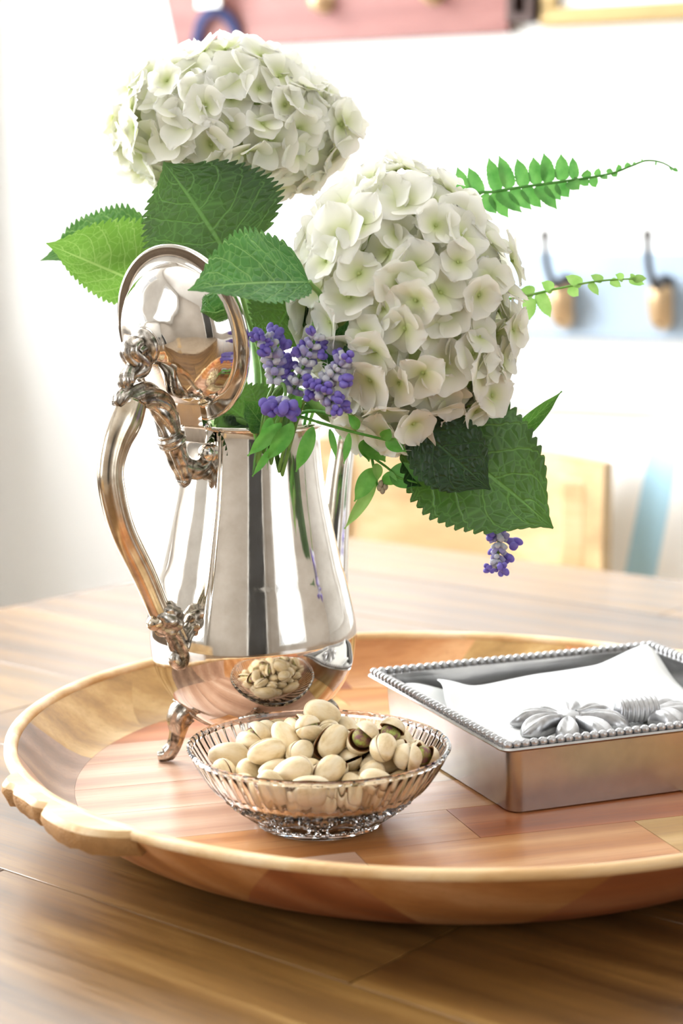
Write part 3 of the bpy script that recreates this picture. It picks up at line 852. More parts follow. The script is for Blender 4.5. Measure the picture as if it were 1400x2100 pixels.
def pot_mod(a, j, z):
    if j >= no: return 1.0
    f_ = sm(0.085, 0.125, z) * (1 - sm(0.195, 0.203, z))
    if f_ <= 0: return 1.0
    k = 0
    for c in cre:
        dd = (a - c + PI) % (2 * PI) - PI
        for s in (-0.034, 0.034): k += math.exp(-((dd - s) / 0.014) ** 2)
    return 1 + 0.008 * f_ * k
o = obj('body', mesh('body', *lathe_geo(oc + ic, 288, mod=pot_mod), M['silver']), pot); clean(o)
rp = [(0.0410, 0.2040), (0.0419, 0.2046), (0.0424, 0.2058), (0.0419, 0.2070), (0.0409, 0.2073), (0.0400, 0.2066), (0.0399, 0.2052)]
obj('rim', mesh('rim', *lathe_geo(rp, 160, closed_profile=True), M['silver']), pot)
# feet
for k in range(4):
    a = HAZ + PI / 4 + PI / 2 * k
    fd = Vector((math.cos(a), math.sin(a), 0)); ft = Vector((-fd.y, fd.x, 0))
    pts = catmull([fd * r + zd * z for r, z in ((0.034, 0.0325), (0.041, 0.0315), (0.0450, 0.026), (0.0462, 0.018), (0.0490, 0.0095), (0.0535, 0.0042), (0.0585, 0.0032))], 36)
    rr = [c[0] for c in catmull([(0.0045,), (0.0078,), (0.0074,), (0.0052,), (0.0042,), (0.0046,), (0.0030,)], 36)]
    rr = [max(0.0012, min(r, Vector(p).z - 0.0004 if i > 26 else r)) for i, (r, p) in enumerate(zip(rr, pts))]
    V, F = tube_geo(pts, rr, 30, xs=lambda th, s: 1 + 0.13 * math.cos(7 * th + 5 * s) * (0.4 + 0.6 * abs(math.sin(6 * s))), up=ft)
    ft_o = obj('foot', mesh('foot', V, F, M['antique']), pot)
    ft_o['label'] = 'scrolled cast foot'
    # acanthus plate on the body over each foot: fan of ribs hugging the bowl of the pot
    V, F = [], []
    nn, mm = 18, 8
    for i in range(nn + 1):
        for j in range(mm + 1):
            s = -1 + 2 * i / nn; t_ = j / mm
            az = a + s * 0.42 * (1 - 0.35 * t_)
            z_ = 0.0335 - 0.006 * (1 - t_) + 0.006 * t_ * (1 - abs(s)) - 0.004 * abs(s)
            # radius of the body at this height
            rb = float(np.interp(z_, [c[1] for c in oc[3:40]], [c[0] for c in oc[3:40]]))
            lift = 0.0006 + 0.0016 * (1 - s * s) * (1 - 0.7 * t_) + 0.0006 * math.cos(s * 16)
            V.append(Vector((math.cos(az) * (rb + lift), math.sin(az) * (rb + lift), z_ - lift * 0.6)))
    for i in range(nn):
        for j in range(mm):
            F.append((i * (mm + 1) + j, (i + 1) * (mm + 1) + j, (i + 1) * (mm + 1) + j + 1, i * (mm + 1) + j + 1))
    o = obj('leaf_plate', mesh('leaf_plate', V, F, M['antique']), ft_o)
    s_ = o.modifiers.new('thickness', 'SOLIDIFY'); s_.thickness = 0.0015; s_.offset = -1
# spout
sp = catmull([HZ(-0.050, 0.060), HZ(-0.064, 0.074), HZ(-0.071, 0.098), HZ(-0.0755, 0.130), HZ(-0.0805, 0.165), HZ(-0.0865, 0.190), HZ(-0.0905, 0.2015)], 44)
sr = [c[0] for c in catmull([(0.016,), (0.0135,), (0.0108,), (0.0088,), (0.0075,), (0.0068,), (0.0066,)], 44)]
def spx(th, s): return 1 + 0.07 * abs(math.cos(4 * th)) + 0.03 * math.cos(12 * th)
V, F = tube_geo(sp, sr, 48, xs=spx, up=td, cap=False)
V2, F2 = tube_geo(sp[20:], [r * 0.82 for r in sr[20:]], 48, up=td, cap=False)
nV = len(V)
F = F + [tuple(i + nV for i in f_[::-1]) for f_ in F2]
a0, b0 = len(sp) * 48 - 48, nV + (len(sp) - 20) * 48 - 48
F += [(a0 + j, a0 + (j + 1) % 48, b0 + (j + 1) % 48, b0 + j) for j in range(48)]
V = V + V2
spo = wpart('spout', V, F, M['silver'], pot)
# beaded spine on the spout's outer side
for k in range(26):
    i = 8 + int(k * 33 / 26); p = Vector(sp[i]); t_ = (Vector(sp[min(i + 1, 43)]) - Vector(sp[i - 1])).normalized()
    nrm = t_.cross(td); nrm = nrm if nrm.dot(hd) < 0 else -nrm
    if k == 0: bd = mesh('spine_bead', *sphere_geo((0, 0, 0), (0.0016, 0.0016, 0.0022), 8, 6), M['antique'])
    o = obj('spine_bead', bd, spo); o.location = p + nrm.normalized() * (sr[i] * 1.06) - wloc(spo)
# handle: grip with flutes
def hpath(px, n): return [Vector(c) for c in catmull([HP(*p) for p in px], n)]
gp = hpath([(272, 822), (256, 862), (238, 905), (227, 955), (229, 1003), (250, 1085), (293, 1175), (321, 1240), (332, 1262)], 60)
gr = [c[0] for c in catmull([(0.0085,), (0.0098,), (0.0086,), (0.0076,), (0.0078,), (0.0075,), (0.0072,), (0.0068,), (0.0065,)], 60)]
def gxs(th, s):
    # theta 0 lies in the handle's plane; flutes on the inner half
    c = math.cos(th)
    w_ = 1 if GS * c > -0.35 else 0
    return 1 + (0.075 * abs(math.cos(5.0 * th)) - 0.03) * w_
t0 = (gp[31] - gp[29]).normalized(); GS = 1 if td.cross(t0).dot(-hd) > 0 else -1
hg = wpart('handle', *tube_geo(gp, gr, 64, xs=gxs, up=td, squash=0.85), M['grip'], pot)
hg['label'] = 'fluted scroll handle'
def hpiece(name, px, rad, mat, n=40, seg=28, xs=None, squash=1.0, parent=None):
    pts = hpath(px, n); rr = [c[0] for c in catmull([(r,) for r in rad], n)]
    return wpart(name, *tube_geo(pts, rr, seg, xs=xs, up=td, squash=squash), mat, parent or hg)
orn = lambda k1, k2, amp: (lambda th, s: 1 + amp * (2 * abs(math.sin(0.5 * (k1 * th + k2 * s * 2 * PI))) - 1.2) + 0.04 * math.sin(s * 2 * PI * 3))
hpiece('acanthus_scroll', [(238, 831), (252, 818), (280, 808), (308, 812), (330, 830), (342, 860), (348, 890)], (0.0030, 0.0056, 0.0064, 0.0066, 0.0068, 0.0066, 0.0062), M['antique'], 120, 56, orn(6, 3, 0.12))
hpiece('collar', [(345, 886), (349, 895), (354, 906), (358, 914)], (0.0066, 0.0082, 0.0080, 0.0064), M['antique'], 24, 32, lambda th, s: 1 + 0.05 * math.cos(s * 18))
hpiece('bracket', [(356, 908), (362, 930), (371, 958), (377, 984), (371, 992)], (0.0062, 0.0062, 0.0054, 0.0040, 0.0026), M['antique'], 60, 48, orn(8, 0.5, 0.10))
hpiece('bracket_arm', [(360, 925), (374, 950), (398, 962), (424, 952), (442, 932), (452, 920)], (0.0045, 0.0058, 0.0060, 0.0062, 0.0062, 0.0052), M['antique'], 90, 48, orn(6, 2.5, 0.12))
wpart('bracket_ball', *sphere_geo(HP(424, 929, 0.004), 0.0052, 20, 12), M['silver'], hg)
hpiece('leaf_knot', [(326, 1243), (332, 1254), (340, 1268), (350, 1282), (357, 1292)], (0.0058, 0.0088, 0.0098, 0.0086, 0.0056), M['antique'], 90, 56, orn(6, 1.5, 0.10))
hpiece('leaf_curl', [(345, 1268), (328, 1272), (314, 1276), (307, 1272)], (0.0052, 0.0058, 0.0048, 0.0022), M['grip'], 20, 20)
hpiece('lower_bracket', [(350, 1282), (362, 1305), (371, 1330), (376, 1352), (384, 1362)], (0.0058, 0.0062, 0.0060, 0.0052, 0.0042), M['antique'], 60, 48, orn(8, 0.6, 0.12))
hpiece('scroll_end', [(380, 1352), (368, 1360), (358, 1352), (362, 1342), (370, 1346)], (0.004, 0.0044, 0.004, 0.0034, 0.002), M['antique'], 24, 16)
# lid, hinged at the handle side and thrown open
TH_L = math.radians(101)
hp = HZ(0.0460, 0.2080)
e1 = (-hd * math.cos(TH_L) + zd * math.sin(TH_L)).normalized(); ln = (zd * math.cos(TH_L) + hd * math.sin(TH_L)).normalized()
RL = 0.0505
lc = hp + e1 * (RL + 0.0035)
lp = [(0.0, 0.0275), (0.008, 0.0268), (0.0125, 0.0225), (0.02, 0.0182), (0.0285, 0.0128), (0.0362, 0.003), (0.0405, 0.0006), (0.0465, -0.0012), (RL, -0.0008),
      (RL + 0.0008, 0.0006), (RL, 0.0022), (0.0490, 0.0020), (0.0465, 0.0020), (0.0438, 0.0021), (0.0415, 0.0026)]
dome = [tuple(c) for c in catmull([(0.0415, 0.0026), (0.0400, 0.0060), (0.0372, 0.0120), (0.0318, 0.0172), (0.0228, 0.0216), (0.0165, 0.0243), (0.0130, 0.0268), (0.0115, 0.0290), (0.0095, 0.0304), (0.0, 0.0310)], 40)]
Vl, F = lathe_geo(lp + dome[1:], 120)
def L3(p): return lc + td * p.x + e1 * p.y * 1.0 + ln * p.z
V = [L3(p) for p in Vl]
lid = wpart('lid', V, F, M['silver'], pot); clean(lid); lid['label'] = 'domed silver lid thrown open'
wpart('finial_collar', *(lambda g_: ([L3(p) for p in g_[0]], g_[1]))(lathe_geo([(0.0098, 0.0300), (0.0104, 0.0312), (0.0096, 0.0326), (0.0070, 0.0332), (0.0062, 0.0345), (0.0, 0.0350)], 40)), M['antique'], lid)
fa = lc + ln * 0.0325
fin_pts = [Vector(c) for c in catmull([fa, fa + ln * 0.008, HP(286, 748), HP(267, 764), HP(258, 783), HP(262, 799)], 80)]
fr = [c[0] for c in catmull([(0.0056,), (0.0066,), (0.0066,), (0.0046,), (0.0046,), (0.0028,)], 80)]
wpart('finial', *tube_geo(fin_pts, fr, 48, xs=orn(6, 3, 0.12), up=td), M['antique'], lid)
# hinge
hk_ = [hp + td * s for s in np.linspace(-0.010, 0.010, 12)]
hin = wpart('hinge', *tube_geo(hk_, 0.0022, 14), M['silver'], pot)
def plate(name, pts2, o0, d1, d2, nn_, t, par):
    Vp = [o0 + d1 * x + d2 * y + nn_ * h for h in (0, t) for x, y in pts2]; k = len(pts2)
    Fp = [tuple(range(k - 1, -1, -1)), tuple(range(k, 2 * k))] + [(i, (i + 1) % k, k + (i + 1) % k, k + i) for i in range(k)]
    ob = wpart(name, Vp, Fp, M['silver'], par, False); clean(ob)
    return ob
plate('hinge_plate', [(-0.009, 0.001), (0.009, 0.001), (0.009, 0.013), (0.004, 0.0185), (-0.004, 0.0185), (-0.009, 0.013)], hp, td, e1, ln, 0.0042, hin)
plate('hinge_leaf', [(-0.009, -0.001), (0.009, -0.001), (0.0085, -0.0095), (-0.0085, -0.0095)], hp - hd * 0.0052, td, zd, hd, 0.0062, hin)

# ------------------------------------------------------------------ plant materials
def leaf_mat(name, dark, mid, vein, nv=7.0, rough=0.42, transl=0.22, vein_amt=0.75, net=(16, 11)):
    m = NT(name)
    tc = m.add('ShaderNodeTexCoord'); sx = m.add('ShaderNodeSeparateXYZ'); m.link(tc.outputs['UV'], sx.inputs[0])
    u, v = sx.outputs[0], sx.outputs[1]
    sv_ = m.math('SUBTRACT', v, 0.5); av = m.math('MULTIPLY', m.math('ABSOLUTE', sv_), 2.0)
    side = m.math('MULTIPLY', m.math('SIGN', sv_), 0.28)
    dn = m.add('ShaderNodeTexNoise'); m.link(tc.outputs['UV'], dn.inputs['Vector']); dn.inputs['Scale'].default_value = 5.0
    wob = m.math('MULTIPLY', m.math('SUBTRACT', dn.outputs['Fac'], 0.5), 0.09)
    bend = m.math('MULTIPLY', m.math('POWER', av, 1.35), 0.33)
    ph = m.math('ADD', m.math('MULTIPLY', m.math('ADD', m.math('SUBTRACT', u, bend), wob), nv), side)
    fr_ = m.math('ABSOLUTE', m.math('SUBTRACT', m.math('FRACT', ph), 0.5))
    secv = m.maprange(fr_, 0.012, 0.06, 1.0, 0.0, True)
    midv = m.maprange(av, 0.015, 0.045, 1.0, 0.0, True)
    mp = m.add('ShaderNodeMapping'); m.link(tc.outputs['UV'], mp.inputs[0]); mp.inputs['Scale'].default_value = (net[0], net[1], 1)
    vo = m.add('ShaderNodeTexVoronoi', feature='DISTANCE_TO_EDGE'); m.link(mp.outputs[0], vo.inputs['Vector']); vo.inputs['Scale'].default_value = 1.0
    netv = m.maprange(vo.outputs['Distance'], 0.0, 0.07, 0.42, 0.0, True)
    mx = m.math('MAXIMUM', m.math('MAXIMUM', m.math('MULTIPLY', secv, 0.8), midv), netv)
    nz = m.noise(tc.outputs['UV'], 3.5, 4)
    base = m.ramp(nz, [(0.3, dark), (0.7, mid)])
    col = m.mix(m.math('MULTIPLY', mx, vein_amt), base, vein)
    m.link(col, m.b.inputs['Base Color']); m.set(Roughness=rough)
    hgt = m.math('SUBTRACT', m.maprange(vo.outputs['Distance'], 0.0, 0.4, 0.0, 1.0, True), m.math('MULTIPLY', m.math('MAXIMUM', secv, midv), 1.2))
    bn = m.bump(hgt, 0.55, 0.0011)
    tr = m.add('ShaderNodeBsdfTranslucent'); m.link(m.mix(0.5, col, '#7fb23a'), tr.inputs['Color'])
    ms = m.add('ShaderNodeMixShader'); ms.inputs[0].default_value = transl
    m.link(m.b.outputs[0], ms.inputs[1]); m.link(tr.outputs[0], ms.inputs[2]); m.link(ms.outputs[0], m.out.inputs['Surface'])
    return m.m
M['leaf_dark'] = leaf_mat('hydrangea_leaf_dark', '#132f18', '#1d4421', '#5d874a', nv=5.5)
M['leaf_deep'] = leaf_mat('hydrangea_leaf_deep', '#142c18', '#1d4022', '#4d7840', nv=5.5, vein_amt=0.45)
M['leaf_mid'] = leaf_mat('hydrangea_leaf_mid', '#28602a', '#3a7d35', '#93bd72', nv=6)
M['leaf_pale'] = leaf_mat('hydrangea_leaf_underside', '#5a8634', '#739f48', '#b3cc85', rough=0.6, transl=0.25)
def soft_leaf(name, c1, c2, transl=0.3, rough=0.5):
    m = NT(name); v = m.coord('Object')
    col = m.ramp(m.noise(v, 120, 3), [(0.3, c1), (0.7, c2)])
    m.link(col, m.b.inputs['Base Color']); m.set(Roughness=rough)
    tr = m.add('ShaderNodeBsdfTranslucent'); m.link(col, tr.inputs['Color'])
    ms = m.add('ShaderNodeMixShader'); ms.inputs[0].default_value = transl
    m.link(m.b.outputs[0], ms.inputs[1]); m.link(tr.outputs[0], ms.inputs[2]); m.link(ms.outputs[0], m.out.inputs['Surface'])
    return m.m
M['sage'] = soft_leaf('sprig_leaf_green', '#55a03a', '#7fc25a')
M['fern'] = soft_leaf('fern_green', '#4f9440', '#74b45a')
M['young'] = soft_leaf('young_fern_green', '#86bb55', '#a6d077')
M['stem'] = soft_leaf('green_stem', '#5f8f3e', '#83ad58', 0.1)
M['purple'] = soft_leaf('salvia_purple', '#7f6bcd', '#a799ea', 0.3, 0.6)
M['calyx'] = soft_leaf('salvia_calyx', '#cbcadb', '#f1f1f3', 0.25, 0.8)
M['calyx_v'] = soft_leaf('salvia_calyx_violet', '#a69cd3', '#cdc7ea', 0.25, 0.8)
M['bud_brown'] = soft_leaf('dry_bud', '#8a7f68', '#b3a88f', 0.1, 0.8)
# hydrangea petal: pale green at the floret's eye, cream white outward
m = NT('hydrangea_petal'); tc = m.add('ShaderNodeTexCoord')
ln_ = m.add('ShaderNodeVectorMath', operation='LENGTH'); m.link(tc.outputs['Object'], ln_.inputs[0])
col = m.ramp(m.maprange(ln_.outputs['Value'], 0.0, 0.019, 0, 1), [(0.05, '#bfd074'), (0.22, '#e9efc0'), (0.48, '#fafaea'), (0.75, '#fffefa')])
m.link(col, m.b.inputs['Base Color']); m.set(Roughness=0.6)
m.b.inputs['Specular IOR Level'].default_value = 0.25
tr = m.add('ShaderNodeBsdfTranslucent'); m.link(m.mix(0.35, col, '#f6f4e0'), tr.inputs['Color'])
ms = m.add('ShaderNodeMixShader'); ms.inputs[0].default_value = 0.45
m.link(m.b.outputs[0], ms.inputs[1]); m.link(tr.outputs[0], ms.inputs[2]); m.link(ms.outputs[0], m.out.inputs['Surface'])
mp = m.coord('Object', (90, 90, 90)); m.bump(m.noise(mp, 3.0, 3), 0.15, 0.0008)
M['petal'] = m.m
M['core'] = soft_leaf('flower_core_green', '#b9cf7d', '#d5e3a6', 0.3, 0.7)

# ------------------------------------------------------------------ leaves
def frame(base, tip, nrm):
    x = (Vector(tip) - Vector(base)); L = x.length; x.normalize()
    n = Vector(nrm); n = (n - x * n.dot(x)).normalized(); y = n.cross(x)
    return x, y, n, L
def leaf_geo(base, tip, nrm, W, teeth=22, fold=0.15, curl=0.0, tipd=0.0, wave=0.0, pw=0.62, rows=14, bulge=(1.0, 1.0), seed=0, sag=0.0, tooth=0.085, blunt=0.8):
    x, y, n, L = frame(base, tip, nrm)
    N = teeth * 4 if teeth else 24
    V, F, UV = [], [], []
    rn = random.Random(seed)
    jit = [rn.uniform(0.6, 1.3) for _ in range(teeth + 2)] if teeth else []
    for i in range(N + 1):
        u = i / N
        w = W * math.sin(PI * min(1, max(0, u)) ** pw) ** blunt * (1 - 0.5 * sm(0.72, 1.0, u)) if 0 < u < 1 else 0.0006
        if u >= 0.93: w *= 0.9
        if teeth:
            s = (u * teeth) % 1.0; k = int(u * teeth)
            saw = (1 - abs(2 * ((s + 0.3) % 1) - 1) ** 2)
            wt_ = w * (1 + tooth * jit[min(k, teeth)] * (saw - 0.5) * 2 * (1 if w > 0.003 else 0.3))
        else:
            wt_ = w
        for j in range(rows + 1):
            t = -1 + 2 * j / rows
            ww = (w + (wt_ - w) * sm(0.72, 1.0, abs(t))) * (bulge[0] if t > 0 else bulge[1])
            h = fold * abs(t) ** 1.2 * ww - curl * (u - 0.35) ** 2 * L - tipd * sm(0.75, 1, u) * L + wave * ww * math.sin(u * 11 + t * 2 + seed) * abs(t) - sag * (t * t) * ww
            V.append(Vector(base) + x * (u * L) + y * (t * ww) + n * h); UV.append((u, 0.5 + 0.5 * t))
    for i in range(N):
        for j in range(rows):
            F.append((i * (rows + 1) + j, (i + 1) * (rows + 1) + j, (i + 1) * (rows + 1) + j + 1, i * (rows + 1) + j + 1))
    return V, F, UV
def leaf(parent, base, tip, nrm, W, mat, name='leaf', label=None, **kw):
    V, F, UV = leaf_geo(base, tip, nrm, W, **kw)
    o = wpart(name, V, F, mat, parent, True, UV)
    if label: o['label'] = label
    return o
def stem_part(parent, pts, r0, r1, n=30, mat=None, name='stem', seg=8):
    P = [Vector(c) for c in catmull(pts, n)]
    return wpart(name, *tube_geo(P, [r0 + (r1 - r0) * i / (n - 1) for i in range(n)], seg), mat or M['stem'], parent)
MOUTH = PC + zd * 0.2                      # centre of the pot's mouth

# ------------------------------------------------------------------ hydrangeas
def floret_mesh(seed):
    rn = random.Random(seed); V, F = [], []
    for p in range(4):
        a = p * PI / 2 + rn.uniform(-0.12, 0.12)
        L = 0.0162 * rn.uniform(0.88, 1.12); W = 0.0112 * rn.uniform(0.92, 1.12)
        cup = rn.uniform(0.05, 0.45); rec = rn.uniform(-0.1, 0.35); ruf = rn.uniform(0.0, 0.0012); tw = rn.uniform(-0.25, 0.25); ph = rn.uniform(0, 6)
        lift = 0.0008 * (p % 2)
        n, m_ = 9, 8; b = len(V)
        for i in range(n + 1):
            s = i / n
            w = W * (math.sin(PI * s ** 0.95) ** 0.5 if 0 < s < 1 else 0.0) + (0.0012 if s < 0.05 else 0)
            if s == 1: w = W * 0.30
            for j in range(m_ + 1):
                t = -1 + 2 * j / m_
                x = L * s * (1 - 0.13 * t * t * s)
                y = w * t
                z = lift + cup * 0.9 * (y * y) / W + L * (0.32 * s - rec * s * s * 0.8) + tw * y * s + ruf * math.sin(7 * t + ph) * s * s
                V.append(Vector((x * math.cos(a) - y * math.sin(a), x * math.sin(a) + y * math.cos(a), z)))
        for i in range(n):
            for j in range(m_):
                F.append((b + i * (m_ + 1) + j, b + (i + 1) * (m_ + 1) + j, b + (i + 1) * (m_ + 1) + j + 1, b + i * (m_ + 1) + j + 1))
    g = sphere_geo((0, 0, 0.0008), 0.0013, 8, 5); V, F = join_geo((V, F), g)
    return mesh('floret', V, F, M['petal'])
FLO = [floret_mesh(40 + i) for i in range(9)]
def hydrangea(name_label, center, axes, rotm, nf, seed, up, skip=None):
    """axes: ellipsoid half sizes along the rows of rotm; florets on the dome away from the stalk"""
    t = thing('hydrangea', (PC.x, PC.y, PC.z + 0.03), name_label, 'flower', 'white hydrangeas in the silver pot')
    p0 = wloc(t)
    rn = random.Random(seed)
    E = Matrix(((axes[0], 0, 0), (0, axes[1], 0), (0, 0, axes[2])))
    g = PI * (3 - math.sqrt(5))
    V, F = sphere_geo((0, 0, 0), 1.0, 24, 16)
    wpart('flower_core', [center + rotm @ (E @ (v_ * 0.74)) for v_ in V], F, M['core'], t)
    for layer, (k, n, sc) in enumerate(((1.0, nf, 1.0), (0.84, nf // 2, 0.85))):
        for i in range(n):
            z = 1 - 2 * (i + 0.5) / n; r = math.sqrt(1 - z * z); a = g * i + layer
            d_ = Vector((r * math.cos(a), r * math.sin(a), z)) + Vector((rn.uniform(-1, 1), rn.uniform(-1, 1), rn.uniform(-1, 1))) * 0.07
            d_.normalize()
            if skip and skip(d_): continue
            lump = 0.10 * noise.noise(d_ * 2.2 + Vector((seed, 0, 0)))
            p = center + rotm @ (E @ (d_ * (k + lump + rn.uniform(-0.09, 0.06))))
            nn_ = rotm @ Vector((d_.x / axes[0], d_.y / axes[1], d_.z / axes[2])); nn_.normalize()
            nn_ = (nn_ + Vector((rn.uniform(-1, 1), rn.uniform(-1, 1), rn.uniform(-1, 1))) * 0.42).normalized()
            q = nn_.to_track_quat('Z', 'Y') @ Quaternion((0, 0, 1), rn.uniform(0, 2 * PI))
            o = obj('floret', rn.choice(FLO), t)
            o.location = p - p0 - nn_ * 0.005; o.rotation_mode = 'QUATERNION'; o.rotation_quaternion = q
            s_ = sc * rn.uniform(0.74, 1.12); o.scale = (s_, s_, s_)
    return t
I3 = Matrix.Identity(3)
C1 = at(466, 262, 1.105)
h1 = hydrangea('white hydrangea head higher behind the open lid of the pot', C1, (0.0725, 0.060, 0.0485), Matrix.Rotation(math.radians(3), 3, 'Y'), 165, 3, zd)
stem_part(h1, [C1 - zd * 0.03, C1 + Vector((0.01, -0.005, -0.09)), MOUTH + Vector((0.006, 0.012, 0.01)), MOUTH + Vector((0.01, 0.012, -0.1)), MOUTH + Vector((0.012, 0.006, -0.16))], 0.0032, 0.0035)
C2 = at(836, 640, 1.0)
h2 = hydrangea('large white hydrangea head hanging over the spout side of the pot', C2, (0.0632, 0.060, 0.0802), Matrix.Rotation(math.radians(-9), 3, 'Y'), 185, 8, zd)
stem_part(h2, [C2 + Vector((-0.01, 0.012, -0.03)), C2 + Vector((-0.04, 0.02, -0.062)), MOUTH + Vector((0.024, -0.004, 0.022)), MOUTH + Vector((0.008, -0.012, -0.05)), MOUTH + Vector((-0.004, -0.012, -0.16))], 0.0032, 0.0036)
# leaves of the first stalk
back = Vector((0, -1, 0.25))
leaf(h1, at(478, 540, 1.026), at(338, 326, 1.032), Vector((0.25, -1, 0.35)), 0.0435, M['leaf_dark'], label='broad dark green serrated leaf', teeth=22, fold=0.10, curl=0.18, wave=0.05, bulge=(0.92, 1.08), seed=1, pw=0.7)
leaf(h1, at(325, 500, 1.09), at(82, 528, 1.075), Vector((0.1, -0.8, 0.7)), 0.033, M['leaf_mid'], label='green serrated leaf behind the pale one', teeth=22, fold=0.05, curl=0.1, wave=0.05, bulge=(0.3, 1.0), seed=2)
leaf(h1, at(305, 590, 1.075), at(96, 500, 1.045), Vector((0.3, -1, -0.1)), 0.031, M['leaf_pale'], label='leaf showing its pale green underside', teeth=20, fold=0.25, curl=0.05, wave=0.04, bulge=(0.55, 1.1), seed=3)
leaf(h1, at(634, 577, 0.955), at(388, 585, 0.925), Vector((-0.05, -0.75, 0.75)), 0.029, M['leaf_mid'], label='green serrated leaf lying across the lid', teeth=20, fold=0.25, curl=0.08, tipd=0.02, wave=0.05, bulge=(0.7, 1.15), seed=4)
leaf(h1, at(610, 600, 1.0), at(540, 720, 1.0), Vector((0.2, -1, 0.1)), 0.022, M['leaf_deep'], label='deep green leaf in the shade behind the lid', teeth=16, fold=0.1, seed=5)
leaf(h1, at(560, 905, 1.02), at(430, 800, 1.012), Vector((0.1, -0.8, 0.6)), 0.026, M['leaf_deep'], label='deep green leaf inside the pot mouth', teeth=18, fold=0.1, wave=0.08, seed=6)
leaf(h1, at(545, 880, 1.0), at(500, 822, 0.998), Vector((0.1, -0.8, 0.5)), 0.010, M['leaf_mid'], label='small curled green leaf at the mouth', teeth=0, fold=0.5, wave=0.2, seed=7)
stem_part(h1, [at(634, 577, 0.955), at(655, 640, 0.97), MOUTH + Vector((0.012, 0.0, 0.01)), MOUTH + Vector((0.01, 0.008, -0.05))], 0.0014, 0.002, name='petiole')
stem_part(h1, [at(478, 540, 1.026), at(505, 640, 1.03), at(540, 760, 1.045), MOUTH + Vector((0.004, 0.01, -0.02))], 0.0013, 0.002, name='petiole')
stem_part(h1, [at(318, 510, 1.088), at(400, 620, 1.06), at(500, 780, 1.06), MOUTH + Vector((0.0, 0.01, -0.02))], 0.0013, 0.002, name='petiole')
stem_part(h1, [at(448, 858, 1.012), at(475, 862, 1.015), at(505, 885, 1.02), MOUTH + Vector((-0.008, -0.005, -0.03))], 0.0035, 0.003, name='cut_stem')
# leaves of the second stalk
leaf(h2, at(840, 850, 1.0), at(1140, 1078, 0.985), Vector((0.1, -0.92, 0.35)), 0.0405, M['leaf_dark'], label='large green serrated leaf under the flower head', teeth=21, fold=0.04, curl=0.10, tipd=0.03, wave=0.04, bulge=(0.98, 1.0), seed=9, pw=0.78, tooth=0.06)
leaf(h2, at(838, 860, 0.975), at(1006, 1004, 0.968), Vector((-0.1, -0.9, 0.2)), 0.0215, M['leaf_deep'], label='dark green leaf overlapping the large one', teeth=14, fold=0.05, curl=0.15, wave=0.03, seed=10, pw=0.9, tooth=0.05)
leaf(h2, at(1045, 905, 1.02), at(1152, 802, 1.01), Vector((0.4, -0.8, 0.4)), 0.0052, M['leaf_mid'], label='narrow green leaf tip', teeth=0, fold=0.5, seed=12)
leaf(h2, at(690, 780, 0.975), at(715, 655, 0.955), Vector((-0.6, -0.7, 0.1)), 0.011, M['leaf_mid'], label='small green leaf beside the purple sprigs', teeth=10, fold=0.4, seed=13)
stem_part(h2, [at(845, 850, 1.0), at(800, 850, 1.01), at(745, 868, 1.02), MOUTH + Vector((0.026, -0.004, 0.014)), MOUTH + Vector((0.008, -0.012, -0.04))], 0.0015, 0.0022, name='petiole')

# ------------------------------------------------------------------ purple salvia sprigs
def salvia_parts():
    # calyx: little ribbed tube along +z
    V, F = tube_geo([Vector((0, 0, z)) for z in np.linspace(0, 0.007, 8)], [0.0007, 0.0014, 0.0019, 0.0021, 0.0021, 0.0020, 0.0019, 0.0016], 8)
    cal = mesh('calyx', V, F, M['calyx']); calv = mesh('calyx', V, F, M['calyx_v'])
    # corolla: tube opening into two lips
    g1 = tube_geo([Vector((0, 0, z)) for z in np.linspace(0.004, 0.010, 5)], [0.0012, 0.0017, 0.0021, 0.0026, 0.0024], 8)
    g2 = sphere_geo((0, 0.0016, 0.0115), (0.0030, 0.0022, 0.0036), 10, 7)
    g3 = sphere_geo((0.0018, -0.002, 0.0105), (0.0026, 0.0022, 0.0026), 10, 7); g4 = sphere_geo((-0.0018, -0.002, 0.0105), (0.0026, 0.0022, 0.0026), 10, 7)
    cor = mesh('corolla', *join_geo(g1, g2, g3, g4), M['purple'])
    return cal, calv, cor
CAL, CALV, COR = salvia_parts()
def salvia(label, pts, start, n_whorl, per, open_at, seed, sc=1.0):
    P = [Vector(p) for p in catmull(pts, 40)]
    t = thing('salvia_sprig', P[0], label, 'flower', 'purple salvia sprigs in the silver pot')
    stem_part(t, pts, 0.0013, 0.0008, 40, M['stem'])
    rn = random.Random(seed); p0 = wloc(t)
    for w in range(n_whorl):
        s = start + (1 - start) * w / (n_whorl - 1)
        i = min(38, int(s * 39)); p = P[i]; tg = (P[i + 1] - P[i]).normalized()
        side = tg.orthogonal().normalized()
        for k in range(per):
            a = 2 * PI * (k + 0.5 * (w % 2)) / per + rn.uniform(-0.3, 0.3)
            d_ = (Quaternion(tg, a) @ side) * 0.9 + tg * rn.uniform(0.25, 0.8)
            q = d_.to_track_quat('Z', 'Y') @ Quaternion((0, 0, 1), rn.uniform(0, 6))
            o = obj('calyx', rn.choice((CAL, CAL, CALV)), t)
            o.location = p - p0; o.rotation_mode = 'QUATERNION'; o.rotation_quaternion = q
            c = sc * rn.uniform(0.75, 1.1) * (1 - 0.25 * max(0, s - 0.8) / 0.2); o.scale = (c, c, c)
            if rn.random() < open_at:
                f_ = obj('corolla', COR, t); f_.location = o.location; f_.rotation_mode = 'QUATERNION'; f_.rotation_quaternion = q
                c2 = c * rn.uniform(0.8, 1.2); f_.scale = (c2, c2, c2)
    return t
def near(x, y, Y): return at(x, y, 0.99 - (0.99 - Y) * 0.6 if Y < 0.99 else Y)
